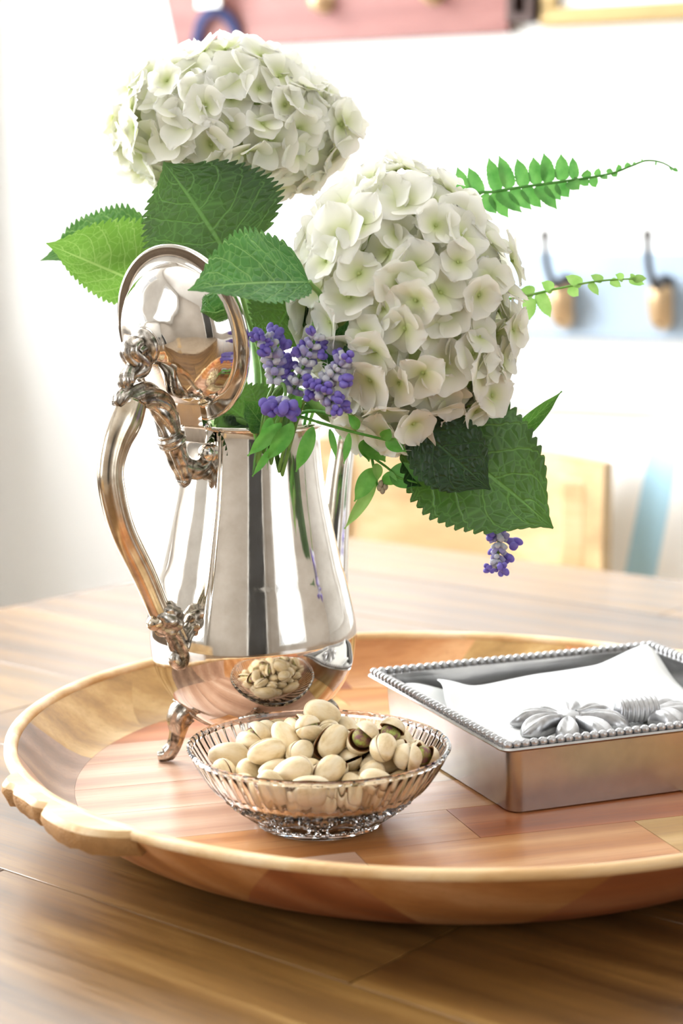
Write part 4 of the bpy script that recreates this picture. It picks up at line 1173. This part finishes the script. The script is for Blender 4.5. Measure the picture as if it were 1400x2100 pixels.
IN = lambda dx, dy, dz: MOUTH + Vector((dx, dy, dz))
salvia('purple salvia sprig nearest the open lid', [IN(-0.005, -0.015, -0.07), near(540, 860, 0.985), near(560, 790, 0.955), near(562, 740, 0.945), near(545, 690, 0.94)], 0.55, 6, 6, 0.26, 1, 1.05)
salvia('purple salvia sprig in the middle of the small cluster', [IN(0.0, -0.012, -0.07), near(575, 862, 0.985), near(600, 800, 0.95), near(625, 745, 0.94), near(648, 690, 0.935)], 0.5, 7, 6, 0.14, 2)
salvia('purple salvia sprig touching the large hydrangea head', [IN(0.004, -0.01, -0.07), near(600, 862, 0.98), near(640, 810, 0.945), near(680, 770, 0.93), near(708, 735, 0.925)], 0.5, 7, 6, 0.14, 3)
salvia('pale purple salvia sprig drooping toward the pot rim', [IN(0.006, -0.012, -0.07), near(610, 858, 0.98), near(645, 800, 0.945), near(665, 810, 0.932), near(690, 842, 0.93)], 0.55, 6, 6, 0.12, 4, 0.95)
salvia('short salvia sprig with one drooping dark purple bloom', [IN(-0.002, -0.018, -0.06), near(545, 860, 0.98), near(575, 790, 0.945), near(585, 805, 0.938), near(578, 835, 0.936)], 0.86, 2, 5, 0.6, 5, 1.15)
salvia('purple salvia sprig hanging below the large green leaf', [IN(0.018, 0.004, -0.05), IN(0.03, 0.006, 0.02), near(830, 880, 1.03), near(960, 960, 1.025), near(1010, 1060, 1.01), near(1022, 1110, 1.005), near(1018, 1165, 1.0)], 0.74, 8, 5, 0.22, 6, 0.95)

# ------------------------------------------------------------------ trailing green sprigs at the rim
def small_leaf(parent, b, tp, W, mat=None, nrm=None, fold=0.35, curl=0.25, seed=0):
    return leaf(parent, b, tp, nrm or Vector((0.2, -1, 0.2)), W, mat or M['sage'], teeth=0, fold=fold, curl=curl, pw=0.8, rows=6, seed=seed)
YF = 0.965
s1 = thing('green_sprig', IN(0.0, -0.03, -0.04), 'thin green sprig trailing narrow leaves over the pot rim', 'sprig', 'green sprigs in the silver pot')
stem_part(s1, [IN(0.0, -0.02, -0.04), near(560, 862, 0.985), near(600, 852, 0.965), near(660, 868, 0.955), near(720, 885, 0.955), near(800, 905, 0.955), near(830, 922, 0.957)], 0.0011, 0.0006, 40, M['sage'])
for i, (x0, y0, x1, y1, w) in enumerate([(557, 855, 532, 915, 0.0030), (577, 868, 508, 935, 0.0042), (601, 868, 548, 945, 0.0048), (642, 875, 608, 968, 0.0042), (560, 915, 518, 977, 0.0022),
                                        (600, 850, 612, 800, 0.0035), (676, 880, 690, 940, 0.0020), (716, 888, 706, 950, 0.0022), (735, 880, 715, 850, 0.003), (790, 905, 832, 925, 0.0038), (785, 900, 800, 880, 0.0035)]):
    Y0 = 0.952 if y0 > 862 else 0.97
    small_leaf(s1, near(x0, y0, Y0), near(x1, y1, 0.945), w, seed=i)
s2 = thing('green_sprig', IN(0.02, -0.012, -0.04), 'leafy green sprig hanging beside the spout under the large hydrangea', 'sprig', 'green sprigs in the silver pot')
stem_part(s2, [IN(0.02, -0.012, -0.04), IN(0.028, -0.012, 0.012), near(745, 880, 1.0), near(760, 930, 0.995), near(769, 975, 0.99), near(775, 1000, 0.99)], 0.0012, 0.0007, 40, M['sage'])
stem_part(s2, [near(760, 935, 0.995), near(795, 960, 0.99), near(815, 978, 0.985), near(855, 990, 0.98)], 0.0008, 0.0006, 16, M['sage'], 'side_stem')
for i, (x0, y0, x1, y1, w, mt) in enumerate([(750, 900, 757, 945, 0.0055, 'sage'), (752, 898, 790, 945, 0.0075, 'sage'), (765, 960, 728, 1028, 0.0052, 'sage'), (772, 985, 708, 1085, 0.0035, 'young'),
                                             (800, 963, 862, 995, 0.0075, 'fern'), (785, 975, 815, 992, 0.0042, 'sage'), (772, 950, 775, 985, 0.003, 'young')]):
    small_leaf(s2, near(x0, y0, 0.99), near(x1, y1, 0.98), w, M[mt], seed=20 + i)
bd_ = mesh('bud', *sphere_geo((0, 0, 0), (0.0016, 0.0016, 0.0022), 8, 6), M['bud_brown'])
for x, y in ((778, 1000), (784, 1006), (790, 998), (781, 992)):
    o = obj('bud', bd_, s2); o.location = near(x, y, 0.985) - wloc(s2)

# ------------------------------------------------------------------ fern fronds
def fern(label, pts, bases_tips, mat, widths, Y, seed):
    P = [Vector(c) for c in catmull(pts, 60)]
    t = thing('fern_frond', P[0], label, 'fern', 'fern fronds in the silver pot')
    stem_part(t, pts, 0.0012, 0.0004, 60, mat, 'rachis')
    for i, ((bx0, by0), (tx, ty)) in enumerate(bases_tips):
        leaf(t, at(bx0, by0, Y), at(tx, ty, Y - 0.004 + 0.003 * (i % 3)), Vector((0.15, -1, 0.25)), widths(bx0), mat, name='leaflet', teeth=8 if widths(bx0) > 0.003 else 0, fold=0.12, curl=0.12, pw=0.6, rows=6, seed=seed + i, tooth=0.05, blunt=0.5)
    return t
def z8(p): return (900 + p[0] * 0.357, 280 + p[1] * 0.357)
ups = [((150, 345), (108, 178)), ((235, 338), (172, 178)), ((335, 312), (288, 122)), ((410, 297), (348, 112)), ((490, 287), (450, 128)), ((560, 274), (543, 118)), ((632, 264), (604, 98)), ((706, 252), (702, 102)), ((776, 243), (768, 118)),
       ((842, 232), (852, 192)), ((905, 226), (917, 182)), ((975, 216), (985, 182)), ((1030, 198), (1030, 162)), ((1083, 182), (1080, 148)), ((1120, 165), (1125, 145)), ((1165, 150), (1163, 132))]
dns = [((240, 340), (330, 440)), ((300, 330), (400, 465)), ((335, 318), (475, 432)), ((410, 305), (532, 417)), ((480, 294), (590, 407)), ((560, 282), (678, 414)), ((620, 272), (700, 362)), ((680, 262), (748, 348)), ((745, 255), (805, 302)),
       ((815, 242), (858, 282)), ((875, 233), (902, 292)), ((935, 225), (965, 243)), ((1000, 208), (1020, 230)), ((1240, 150), (1250, 162)), ((1330, 178), (1335, 195)), ((1345, 185), (1372, 200))]
YFN = 1.085
fern('long fern frond reaching toward the gilt frame', [IN(0.022, 0.012, -0.05), IN(0.04, 0.02, 0.03), at(860, 560, 1.09), at(960, 412, YFN)] + [at(*z8(p), YFN) for p in ((330, 315), (560, 278), (780, 248), (980, 214), (1100, 170), (1190, 138), (1280, 150), (1345, 185))],
     [(z8(a), z8(b)) for a, b in ups + dns], M['fern'], lambda x: 0.0046 if x < 1170 else (0.0032 if x < 1215 else (0.0022 if x < 1290 else 0.0012)), YFN, 50)
ups2 = [((655, 880), (592, 838)), ((820, 850), (728, 802)), ((940, 828), (872, 796)), ((1060, 818), (1016, 793)), ((1105, 815), (1130, 800)), ((545, 905), (468, 878))]
dns2 = [((515, 925), (520, 1052)), ((570, 898), (640, 1036)), ((745, 865), (802, 915)), ((865, 842), (915, 908)), ((985, 825), (1045, 862)), ((1090, 820), (1180, 848)), ((1120, 818), (1188, 815))]
fern('young pale green fern tip reaching past the coat hooks', [IN(0.024, 0.004, -0.05), IN(0.045, 0.015, 0.03), at(900, 680, 1.06), at(1000, 625, 1.055)] + [at(*z8(p), 1.05) for p in ((500, 915), (700, 870), (900, 832), (1100, 818), (1170, 825))],
     [(z8(a), z8(b)) for a, b in ups2 + dns2], M['young'], lambda x: 0.0042 if x < 1110 else (0.0036 if x < 1200 else 0.0026), 1.05, 90)

# ------------------------------------------------------------------ pistachios
m = NT('pistachio_shell'); v = m.coord('Object'); oi = m.add('ShaderNodeObjectInfo')
g = m.noise(m.coord('Object', (60, 160, 160)), 1.0, 4, 0.6)
c_ = m.ramp(g, [(0.3, '#d6b985'), (0.5, '#efd9b0'), (0.72, '#f9ebd0')])
hs = m.add('ShaderNodeHueSaturation'); m.link(c_, hs.inputs['Color']); m.link(m.maprange(oi.outputs['Random'], 0, 1, 0.9, 1.05), hs.inputs['Value'])
m.link(hs.outputs[0], m.b.inputs['Base Color']); m.set(Roughness=0.5); m.bump(g, 0.2, 0.0008)
m.b.inputs['Subsurface Weight'].default_value = 0.08; m.b.inputs['Subsurface Radius'].default_value = (0.004, 0.003, 0.0015)
M['shell'] = m.m
M['seam'] = plain('pistachio_shell_inside', '#9c6a3c', 0.6, var=0.2, scale=300)
m = NT('pistachio_kernel'); v = m.coord('Object')
m.link(m.ramp(m.noise(v, 260, 4, 0.6), [(0.40, '#8a5a5c'), (0.5, '#9c8a52'), (0.6, '#b3c062')]), m.b.inputs['Base Color']); m.set(Roughness=0.55)
M['kernel'] = m.m
def shell_prof(b):     # b 0..pi along the nut, blunt end at x<0
    x = -math.cos(b)
    r = math.sin(b) ** 0.9 * (1 - 0.14 * x)
    return x, r
A_, B_ = 0.0108, 0.0070
def half_shell(sign):
    n, m_ = 14, 12; V, F = [], []
    for lay, (k, sh) in enumerate(((1.0, 0.0), (0.86, 0.0))):
        for i in range(n + 1):
            x, r = shell_prof(PI * i / n)
            for j in range(m_ + 1):
                a = PI * j / m_
                V.append(Vector((x * A_ * (1 if lay == 0 else 0.93), r * B_ * k * math.cos(a), sign * (r * B_ * 0.93 * k * math.sin(a) + 0.00005))))
    L = (n + 1) * (m_ + 1)
    for lay in (0, 1):
        for i in range(n):
            for j in range(m_):
                q = (lay * L + i * (m_ + 1) + j, lay * L + (i + 1) * (m_ + 1) + j, lay * L + (i + 1) * (m_ + 1) + j + 1, lay * L + i * (m_ + 1) + j + 1)
                F.append(q if (lay == 0) == (sign < 0) else q[::-1])
    for j in (0, m_):
        for i in range(n):
            F.append((i * (m_ + 1) + j, (i + 1) * (m_ + 1) + j, L + (i + 1) * (m_ + 1) + j, L + i * (m_ + 1) + j))
    V = [v_ + Vector((A_, 0, 0)) for v_ in V]      # hinge (blunt end) at the origin
    me = mesh('shell_half', V, F, [M['shell'], M['seam']])
    nf = len(F)
    for pi2, p2 in enumerate(me.polygons): p2.material_index = 1 if pi2 >= 2 * n * m_ or (pi2 >= n * m_) else 0
    o_ = bpy.data.objects.new('tmp', me); clean(o_, 1e-7); bpy.data.objects.remove(o_)
    me.polygons.foreach_set('use_smooth', [True] * len(me.polygons))
    return me
SH_A, SH_B = half_shell(1), half_shell(-1)
KER = mesh('kernel', *sphere_geo((A_, 0, 0), (A_ * 0.84, B_ * 0.80, B_ * 0.74), 14, 10), M['kernel'])
OPEN = [0.035, 0.12, 0.24]
def pistachio(p, q, kind, s, label):
    t = thing('pistachio', BOWL + Vector(p), label, 'pistachio', 'pistachios in the glass bowl')
    t.rotation_mode = 'QUATERNION'; t.rotation_quaternion = q; t.scale = (s, s, s)
    for me, sg in ((SH_A, 1), (SH_B, -1)):
        o = obj('shell_half', me, t, (-A_, 0, 0)); o.rotation_euler = (0, -sg * OPEN[kind], 0)
    if kind: obj('kernel', KER, t, (-A_, 0, 0))
    return t
NUTS = [
(0.00168, 0.0235, 0.05435, 0.7331, 0.6327, 0.2471, 0.0337, 0, 1.014, 'closed cream pistachio at the very top of the heap in the bowl'),
(6e-05, 0.03527, 0.04506, 0.3613, -0.6949, 0.6204, -0.0408, 1, 1.048, 'pistachio lying deeper inside the heap in the glass bowl'),
(-0.00519, -0.00336, 0.05316, 0.7779, -0.2458, 0.0166, 0.5781, 1, 0.922, 'seventh narrowly split pistachio on the heap, counted from the napkin box side'),
(-0.01117, 0.01412, 0.04794, 0.4156, 0.3726, 0.4636, 0.6881, 1, 1.046, 'pistachio lying deeper inside the heap in the glass bowl'),
(0.0149, 0.03028, 0.04259, 0.5706, -0.1219, -0.294, 0.7571, 0, 1.047, 'sixth closed cream pistachio on the heap, counted from the napkin box side'),
(-0.02765, 0.03241, 0.04057, 0.7166, 0.5822, -0.2292, -0.3083, 0, 0.955, 'twelfth closed cream pistachio on the heap, counted from the napkin box side'),
(0.03913, 0.01675, 0.04447, 0.2302, 0.6863, -0.682, -0.1047, 2, 1.013, 'second wide open pistachio on the heap, counted from the napkin box side'),
(-0.02692, 0.04734, 0.03482, 0.2731, -0.2023, 0.8896, -0.3053, 1, 1.047, 'pistachio lying deeper inside the heap in the glass bowl'),
(0.00502, 0.01621, 0.04323, 0.571, -0.3326, 0.3593, 0.659, 0, 0.974, 'pistachio lying deeper inside the heap in the glass bowl'),
(0.02359, -0.00796, 0.04931, 0.5928, -0.2417, 0.2148, -0.7376, 2, 1.037, 'third wide open pistachio on the heap, counted from the napkin box side'),
(-0.03623, 0.0198, 0.04133, 0.5159, 0.1819, 0.4101, 0.7298, 2, 1.055, 'wide open pistachio of the heap lying farthest from the napkin box'),
(-0.01765, -0.00238, 0.04651, 0.4002, 0.2021, -0.349, 0.8229, 1, 1.003, 'ninth narrowly split pistachio on the heap, counted from the napkin box side'),
(0.0064, -0.00776, 0.04662, 0.0123, 0.4219, -0.6873, -0.5912, 1, 1.042, 'fifth narrowly split pistachio on the heap, counted from the napkin box side'),
(0.02482, 0.0342, 0.03421, 0.4489, 0.3131, -0.0234, -0.8366, 0, 0.921, 'pistachio lying deeper inside the heap in the glass bowl'),
(-0.00774, 0.02274, 0.0373, 0.7095, 0.3139, -0.1648, -0.609, 1, 0.919, 'pistachio lying deeper inside the heap in the glass bowl'),
(0.02074, 0.00943, 0.04096, 0.6982, -0.5795, 0.299, -0.2955, 2, 1.015, 'pistachio lying deeper inside the heap in the glass bowl'),
(0.00517, 0.04958, 0.02846, 0.3086, -0.0693, 0.9271, -0.201, 2, 0.988, 'pistachio lying deeper inside the heap in the glass bowl'),
(-0.01628, 0.03575, 0.03202, 0.2269, -0.6978, 0.4765, 0.4842, 1, 1.034, 'pistachio lying deeper inside the heap in the glass bowl'),
(0.03451, -0.0179, 0.04698, 0.4508, -0.6376, -0.5281, 0.3336, 0, 1.018, 'closed cream pistachio of the heap lying nearest the napkin box'),
(0.04614, 0.02684, 0.03355, 0.4189, -0.5649, -0.7013, -0.1167, 0, 1.028, 'pistachio lying deeper inside the heap in the glass bowl'),
(-0.02073, 0.00979, 0.03843, 0.4845, 0.3613, 0.2286, 0.7631, 1, 0.911, 'pistachio lying deeper inside the heap in the glass bowl'),
(-0.00251, 0.03758, 0.03014, 0.3639, -0.7007, 0.5647, 0.2403, 0, 0.94, 'pistachio lying deeper inside the heap in the glass bowl'),
(0.01179, 0.03473, 0.03035, 0.4331, -0.7232, 0.5378, -0.0126, 0, 0.926, 'pistachio lying deeper inside the heap in the glass bowl'),
(0.03012, 0.02104, 0.034, 0.2407, -0.9475, 0.0544, 0.2031, 0, 0.943, 'pistachio lying deeper inside the heap in the glass bowl'),
(0.00144, 0.00383, 0.03792, 0.2979, -0.8907, -0.1703, 0.2982, 0, 1.044, 'pistachio lying deeper inside the heap in the glass bowl'),
(-0.02773, -0.0193, 0.04458, 0.0052, 0.1407, -0.6871, -0.7128, 0, 0.963, 'thirteenth closed cream pistachio on the heap, counted from the napkin box side'),
(-0.00974, -0.01683, 0.04364, 0.6436, 0.5674, 0.2724, 0.4355, 0, 0.911, 'tenth closed cream pistachio on the heap, counted from the napkin box side'),
(-0.01165, 0.04631, 0.02461, 0.4044, -0.7708, 0.4167, 0.262, 0, 0.924, 'pistachio lying deeper inside the heap in the glass bowl'),
(-0.02322, 0.02194, 0.03072, 0.013, 0.0995, 0.4224, 0.9009, 1, 0.98, 'pistachio lying deeper inside the heap in the glass bowl'),
(0.04284, 0.00361, 0.03597, 0.7946, 0.2566, -0.5502, -0.0048, 0, 0.944, 'pistachio lying deeper inside the heap in the glass bowl'),
(0.05592, -0.00313, 0.03761, 0.2645, -0.6745, 0.4161, -0.5494, 2, 0.969, 'wide open pistachio of the heap lying nearest the napkin box'),
(-0.04928, 0.00815, 0.03419, 0.0315, -0.0104, -0.5135, 0.8574, 1, 1.056, 'narrowly split pistachio of the heap lying farthest from the napkin box'),
(0.04714, -0.02013, 0.04198, 0.4593, -0.5218, -0.3773, 0.6119, 1, 1.009, 'narrowly split pistachio of the heap lying nearest the napkin box'),
(0.05181, 0.01222, 0.03186, 0.6162, -0.0269, 0.7406, -0.2665, 0, 0.967, 'pistachio lying deeper inside the heap in the glass bowl'),
(-0.02725, -0.0082, 0.03783, 0.0851, -0.2911, -0.8198, -0.4858, 1, 0.912, 'pistachio lying deeper inside the heap in the glass bowl'),
(0.03491, 0.03193, 0.0254, 0.6789, 0.0383, -0.2972, 0.6703, 0, 1.052, 'pistachio lying deeper inside the heap in the glass bowl'),
(0.01577, -0.00613, 0.03608, 0.8197, 0.0152, -0.2227, -0.5274, 0, 1.034, 'fifth closed cream pistachio on the heap, counted from the napkin box side'),
(-0.03073, 0.0331, 0.02434, 0.1116, -0.9443, 0.0219, 0.3089, 1, 1.059, 'pistachio lying deeper inside the heap in the glass bowl'),
(0.0211, 0.03835, 0.02235, 0.4469, 0.3656, 0.2246, 0.785, 1, 0.973, 'pistachio lying deeper inside the heap in the glass bowl'),
(0.00159, 0.0221, 0.02568, 0.0354, -0.169, 0.45, 0.8762, 2, 1.055, 'pistachio lying deeper inside the heap in the glass bowl'),
(-0.04339, 0.02021, 0.026, 0.6255, -0.6024, 0.4184, 0.2661, 1, 0.985, 'tenth narrowly split pistachio on the heap, counted from the napkin box side'),
(-0.02945, 0.01002, 0.02873, 0.2727, 0.2579, -0.7302, 0.571, 0, 0.949, 'pistachio lying deeper inside the heap in the glass bowl'),
(0.03274, -0.01139, 0.03448, 0.0051, -0.1273, 0.9733, 0.1907, 0, 1.037, 'second closed cream pistachio on the heap, counted from the napkin box side'),
(-0.00928, 0.00997, 0.02785, 0.017, -0.9951, 0.0122, -0.0963, 0, 1.033, 'pistachio lying deeper inside the heap in the glass bowl'),
(0.02836, 0.00401, 0.02854, 0.6249, 0.3665, 0.2403, 0.6461, 1, 1.055, 'pistachio lying deeper inside the heap in the glass bowl'),
(0.00766, -0.01764, 0.03462, 0.8808, 0.2292, -0.2523, -0.3286, 0, 0.943, 'pistachio lying deeper inside the heap in the glass bowl'),
(0.0144, 0.00942, 0.02618, 0.6856, 0.0843, -0.3491, 0.6332, 1, 1.022, 'pistachio lying deeper inside the heap in the glass bowl'),
(-0.00441, -0.02693, 0.03692, 0.3285, 0.7627, 0.5319, 0.1656, 0, 0.905, 'ninth closed cream pistachio on the heap, counted from the napkin box side'),
(0.00527, -0.03793, 0.03946, 0.1051, 0.4376, -0.7433, -0.495, 0, 1.022, 'seventh closed cream pistachio on the heap, counted from the napkin box side'),
(-0.01317, -0.04132, 0.04031, 0.0058, 0.2829, 0.6038, -0.7453, 1, 1.052, 'eighth narrowly split pistachio on the heap, counted from the napkin box side'),
(0.0071, 0.0337, 0.01744, 0.14, 0.4194, 0.7695, 0.4608, 0, 1.041, 'pistachio lying deeper inside the heap in the glass bowl'),
(0.0233, 0.02097, 0.01963, 0.7932, 0.0823, -0.5708, -0.1956, 2, 0.972, 'pistachio lying deeper inside the heap in the glass bowl'),
(-0.02284, -0.02696, 0.0337, 0.2888, -0.0023, 0.247, -0.925, 2, 1.014, 'pistachio lying deeper inside the heap in the glass bowl'),
(-0.00697, 0.03077, 0.01612, 0.7575, -0.4313, 0.4092, -0.2698, 1, 0.948, 'pistachio lying deeper inside the heap in the glass bowl'),
(-0.02968, -0.00305, 0.0264, 0.8428, -0.47, 0.2229, -0.138, 0, 0.933, 'pistachio lying deeper inside the heap in the glass bowl'),
(-0.03455, -0.01676, 0.03031, 0.5953, -0.6843, 0.2623, 0.3294, 0, 1.019, 'fourteenth closed cream pistachio on the heap, counted from the napkin box side'),
(-0.04947, -0.0143, 0.02949, 0.6984, -0.4745, 0.5304, -0.076, 0, 0.969, 'closed cream pistachio of the heap lying farthest from the napkin box'),
(-0.01003, -0.01716, 0.03019, 0.2734, -0.7379, 0.6017, 0.137, 0, 0.904, 'pistachio lying deeper inside the heap in the glass bowl'),
(0.00017, -0.0035, 0.02506, 0.0948, 0.5167, -0.8457, 0.094, 1, 1.046, 'pistachio lying deeper inside the heap in the glass bowl'),
(0.02703, -0.02451, 0.03144, 0.4171, -0.3056, 0.6534, 0.5529, 0, 0.968, 'pistachio lying deeper inside the heap in the glass bowl'),
(0.03848, 0.01347, 0.01975, 0.3341, -0.3112, -0.2458, 0.855, 0, 0.983, 'pistachio lying deeper inside the heap in the glass bowl'),
(0.04663, -0.00649, 0.02565, 0.478, 0.7347, -0.4745, 0.0814, 1, 1.025, 'pistachio lying deeper inside the heap in the glass bowl'),
(-0.02429, 0.02047, 0.0168, 0.0195, 0.0828, -0.737, 0.6705, 2, 1.011, 'pistachio lying deeper inside the heap in the glass bowl'),
(-0.01413, -0.00626, 0.02442, 0.6818, 0.0368, 0.3633, -0.6339, 0, 0.909, 'pistachio lying deeper inside the heap in the glass bowl'),
(-0.04051, 0.0066, 0.02027, 0.2326, -0.17, -0.2722, -0.9181, 0, 0.988, 'pistachio lying deeper inside the heap in the glass bowl'),
(0.03045, -0.04673, 0.0361, 0.926, 0.1119, 0.2203, 0.2853, 0, 1.007, 'third closed cream pistachio on the heap, counted from the napkin box side'),
(0.04278, -0.02333, 0.02724, 0.2483, -0.1706, 0.934, -0.1922, 1, 0.97, 'second narrowly split pistachio on the heap, counted from the napkin box side'),
(-0.03982, -0.03122, 0.02922, 0.3634, 0.7404, -0.5649, 0.0242, 0, 1.028, 'fifteenth closed cream pistachio on the heap, counted from the napkin box side'),
(0.01638, -0.0155, 0.02416, 0.2029, -0.3032, 0.8913, -0.2692, 1, 1.039, 'pistachio lying deeper inside the heap in the glass bowl'),
(-0.02258, -0.05092, 0.03513, 0.6114, -0.6855, 0.3073, 0.2489, 0, 0.939, 'eleventh closed cream pistachio on the heap, counted from the napkin box side'),
(-0.00387, 0.01277, 0.01445, 0.1046, -0.6591, -0.5799, 0.4673, 0, 0.908, 'pistachio lying deeper inside the heap in the glass bowl'),
(0.00272, -0.02887, 0.02705, 0.0186, 0.8066, -0.5649, 0.173, 0, 1.006, 'pistachio lying deeper inside the heap in the glass bowl'),
(-0.04051, -0.00818, 0.0204, 0.0459, -0.3229, -0.8105, -0.4866, 1, 0.942, 'pistachio lying deeper inside the heap in the glass bowl'),
(0.00857, 0.01325, 0.01369, 0.3128, -0.5956, 0.7066, -0.2193, 0, 0.969, 'pistachio lying deeper inside the heap in the glass bowl'),
(0.02393, 0.00867, 0.0147, 0.1633, -0.033, 0.72, 0.6737, 1, 0.91, 'pistachio lying deeper inside the heap in the glass bowl'),
(-0.00369, -0.05383, 0.03423, 0.0303, 0.009, -0.4234, -0.9054, 1, 1.018, 'sixth narrowly split pistachio on the heap, counted from the napkin box side'),
(0.01706, -0.04275, 0.03007, 0.2854, -0.5713, -0.7659, 0.0752, 1, 1.041, 'third narrowly split pistachio on the heap, counted from the napkin box side'),
(-0.01781, 0.00469, 0.0149, 0.2195, -0.0957, -0.3437, 0.9081, 1, 1.052, 'pistachio lying deeper inside the heap in the glass bowl'),
(-0.02698, -0.04115, 0.02814, 0.2717, 0.0734, -0.751, -0.5973, 0, 0.984, 'pistachio lying deeper inside the heap in the glass bowl'),
(0.02522, -0.0046, 0.01508, 0.089, 0.1449, 0.9141, 0.368, 0, 0.964, 'pistachio lying deeper inside the heap in the glass bowl'),
(-0.00973, -0.04156, 0.02615, 0.7701, 0.2417, 0.0519, 0.5881, 1, 1.051, 'pistachio lying deeper inside the heap in the glass bowl'),
(0.02981, -0.03452, 0.02336, 0.1224, 0.7677, 0.5524, -0.301, 0, 0.972, 'fourth closed cream pistachio on the heap, counted from the napkin box side'),
(-0.02472, -0.01162, 0.0153, 0.1231, 0.462, -0.8685, -0.1305, 1, 0.946, 'pistachio lying deeper inside the heap in the glass bowl'),
(0.02907, -0.019, 0.01736, 0.083, -0.2342, 0.8103, 0.5307, 1, 0.977, 'pistachio lying deeper inside the heap in the glass bowl'),
(-0.01626, -0.02095, 0.01773, 0.2139, -0.7956, 0.1393, 0.5494, 0, 0.902, 'pistachio lying deeper inside the heap in the glass bowl'),
(0.01061, -0.00776, 0.0135, 0.6519, 0.5407, -0.278, -0.4532, 0, 0.924, 'pistachio lying deeper inside the heap in the glass bowl'),
(-0.00503, -0.00737, 0.01314, 0.8923, -0.1427, 0.0179, 0.4279, 0, 0.936, 'pistachio lying deeper inside the heap in the glass bowl'),
(-0.02731, -0.02842, 0.01939, 0.0354, 0.9435, -0.308, -0.1167, 1, 0.924, 'pistachio lying deeper inside the heap in the glass bowl'),
(0.01411, -0.03105, 0.01929, 0.9362, 0.0104, -0.3483, 0.0458, 1, 0.999, 'fourth narrowly split pistachio on the heap, counted from the napkin box side'),
(0.00071, -0.01969, 0.01409, 0.0217, 0.1313, -0.7291, -0.6713, 0, 0.919, 'pistachio lying deeper inside the heap in the glass bowl'),
(0.00356, -0.0426, 0.02141, 0.2416, 0.5538, 0.7496, -0.2703, 0, 1.007, 'eighth closed cream pistachio on the heap, counted from the napkin box side'),
(-0.00891, -0.03091, 0.01627, 0.0353, -0.0153, 0.6367, -0.7701, 0, 0.919, 'pistachio lying deeper inside the heap in the glass bowl')]
for (x, y, z, qw, qx, qy, qz, kind, s, lab) in NUTS:
    pistachio((x, y, z), Quaternion((qw, qx, qy, qz)), kind, s, lab)
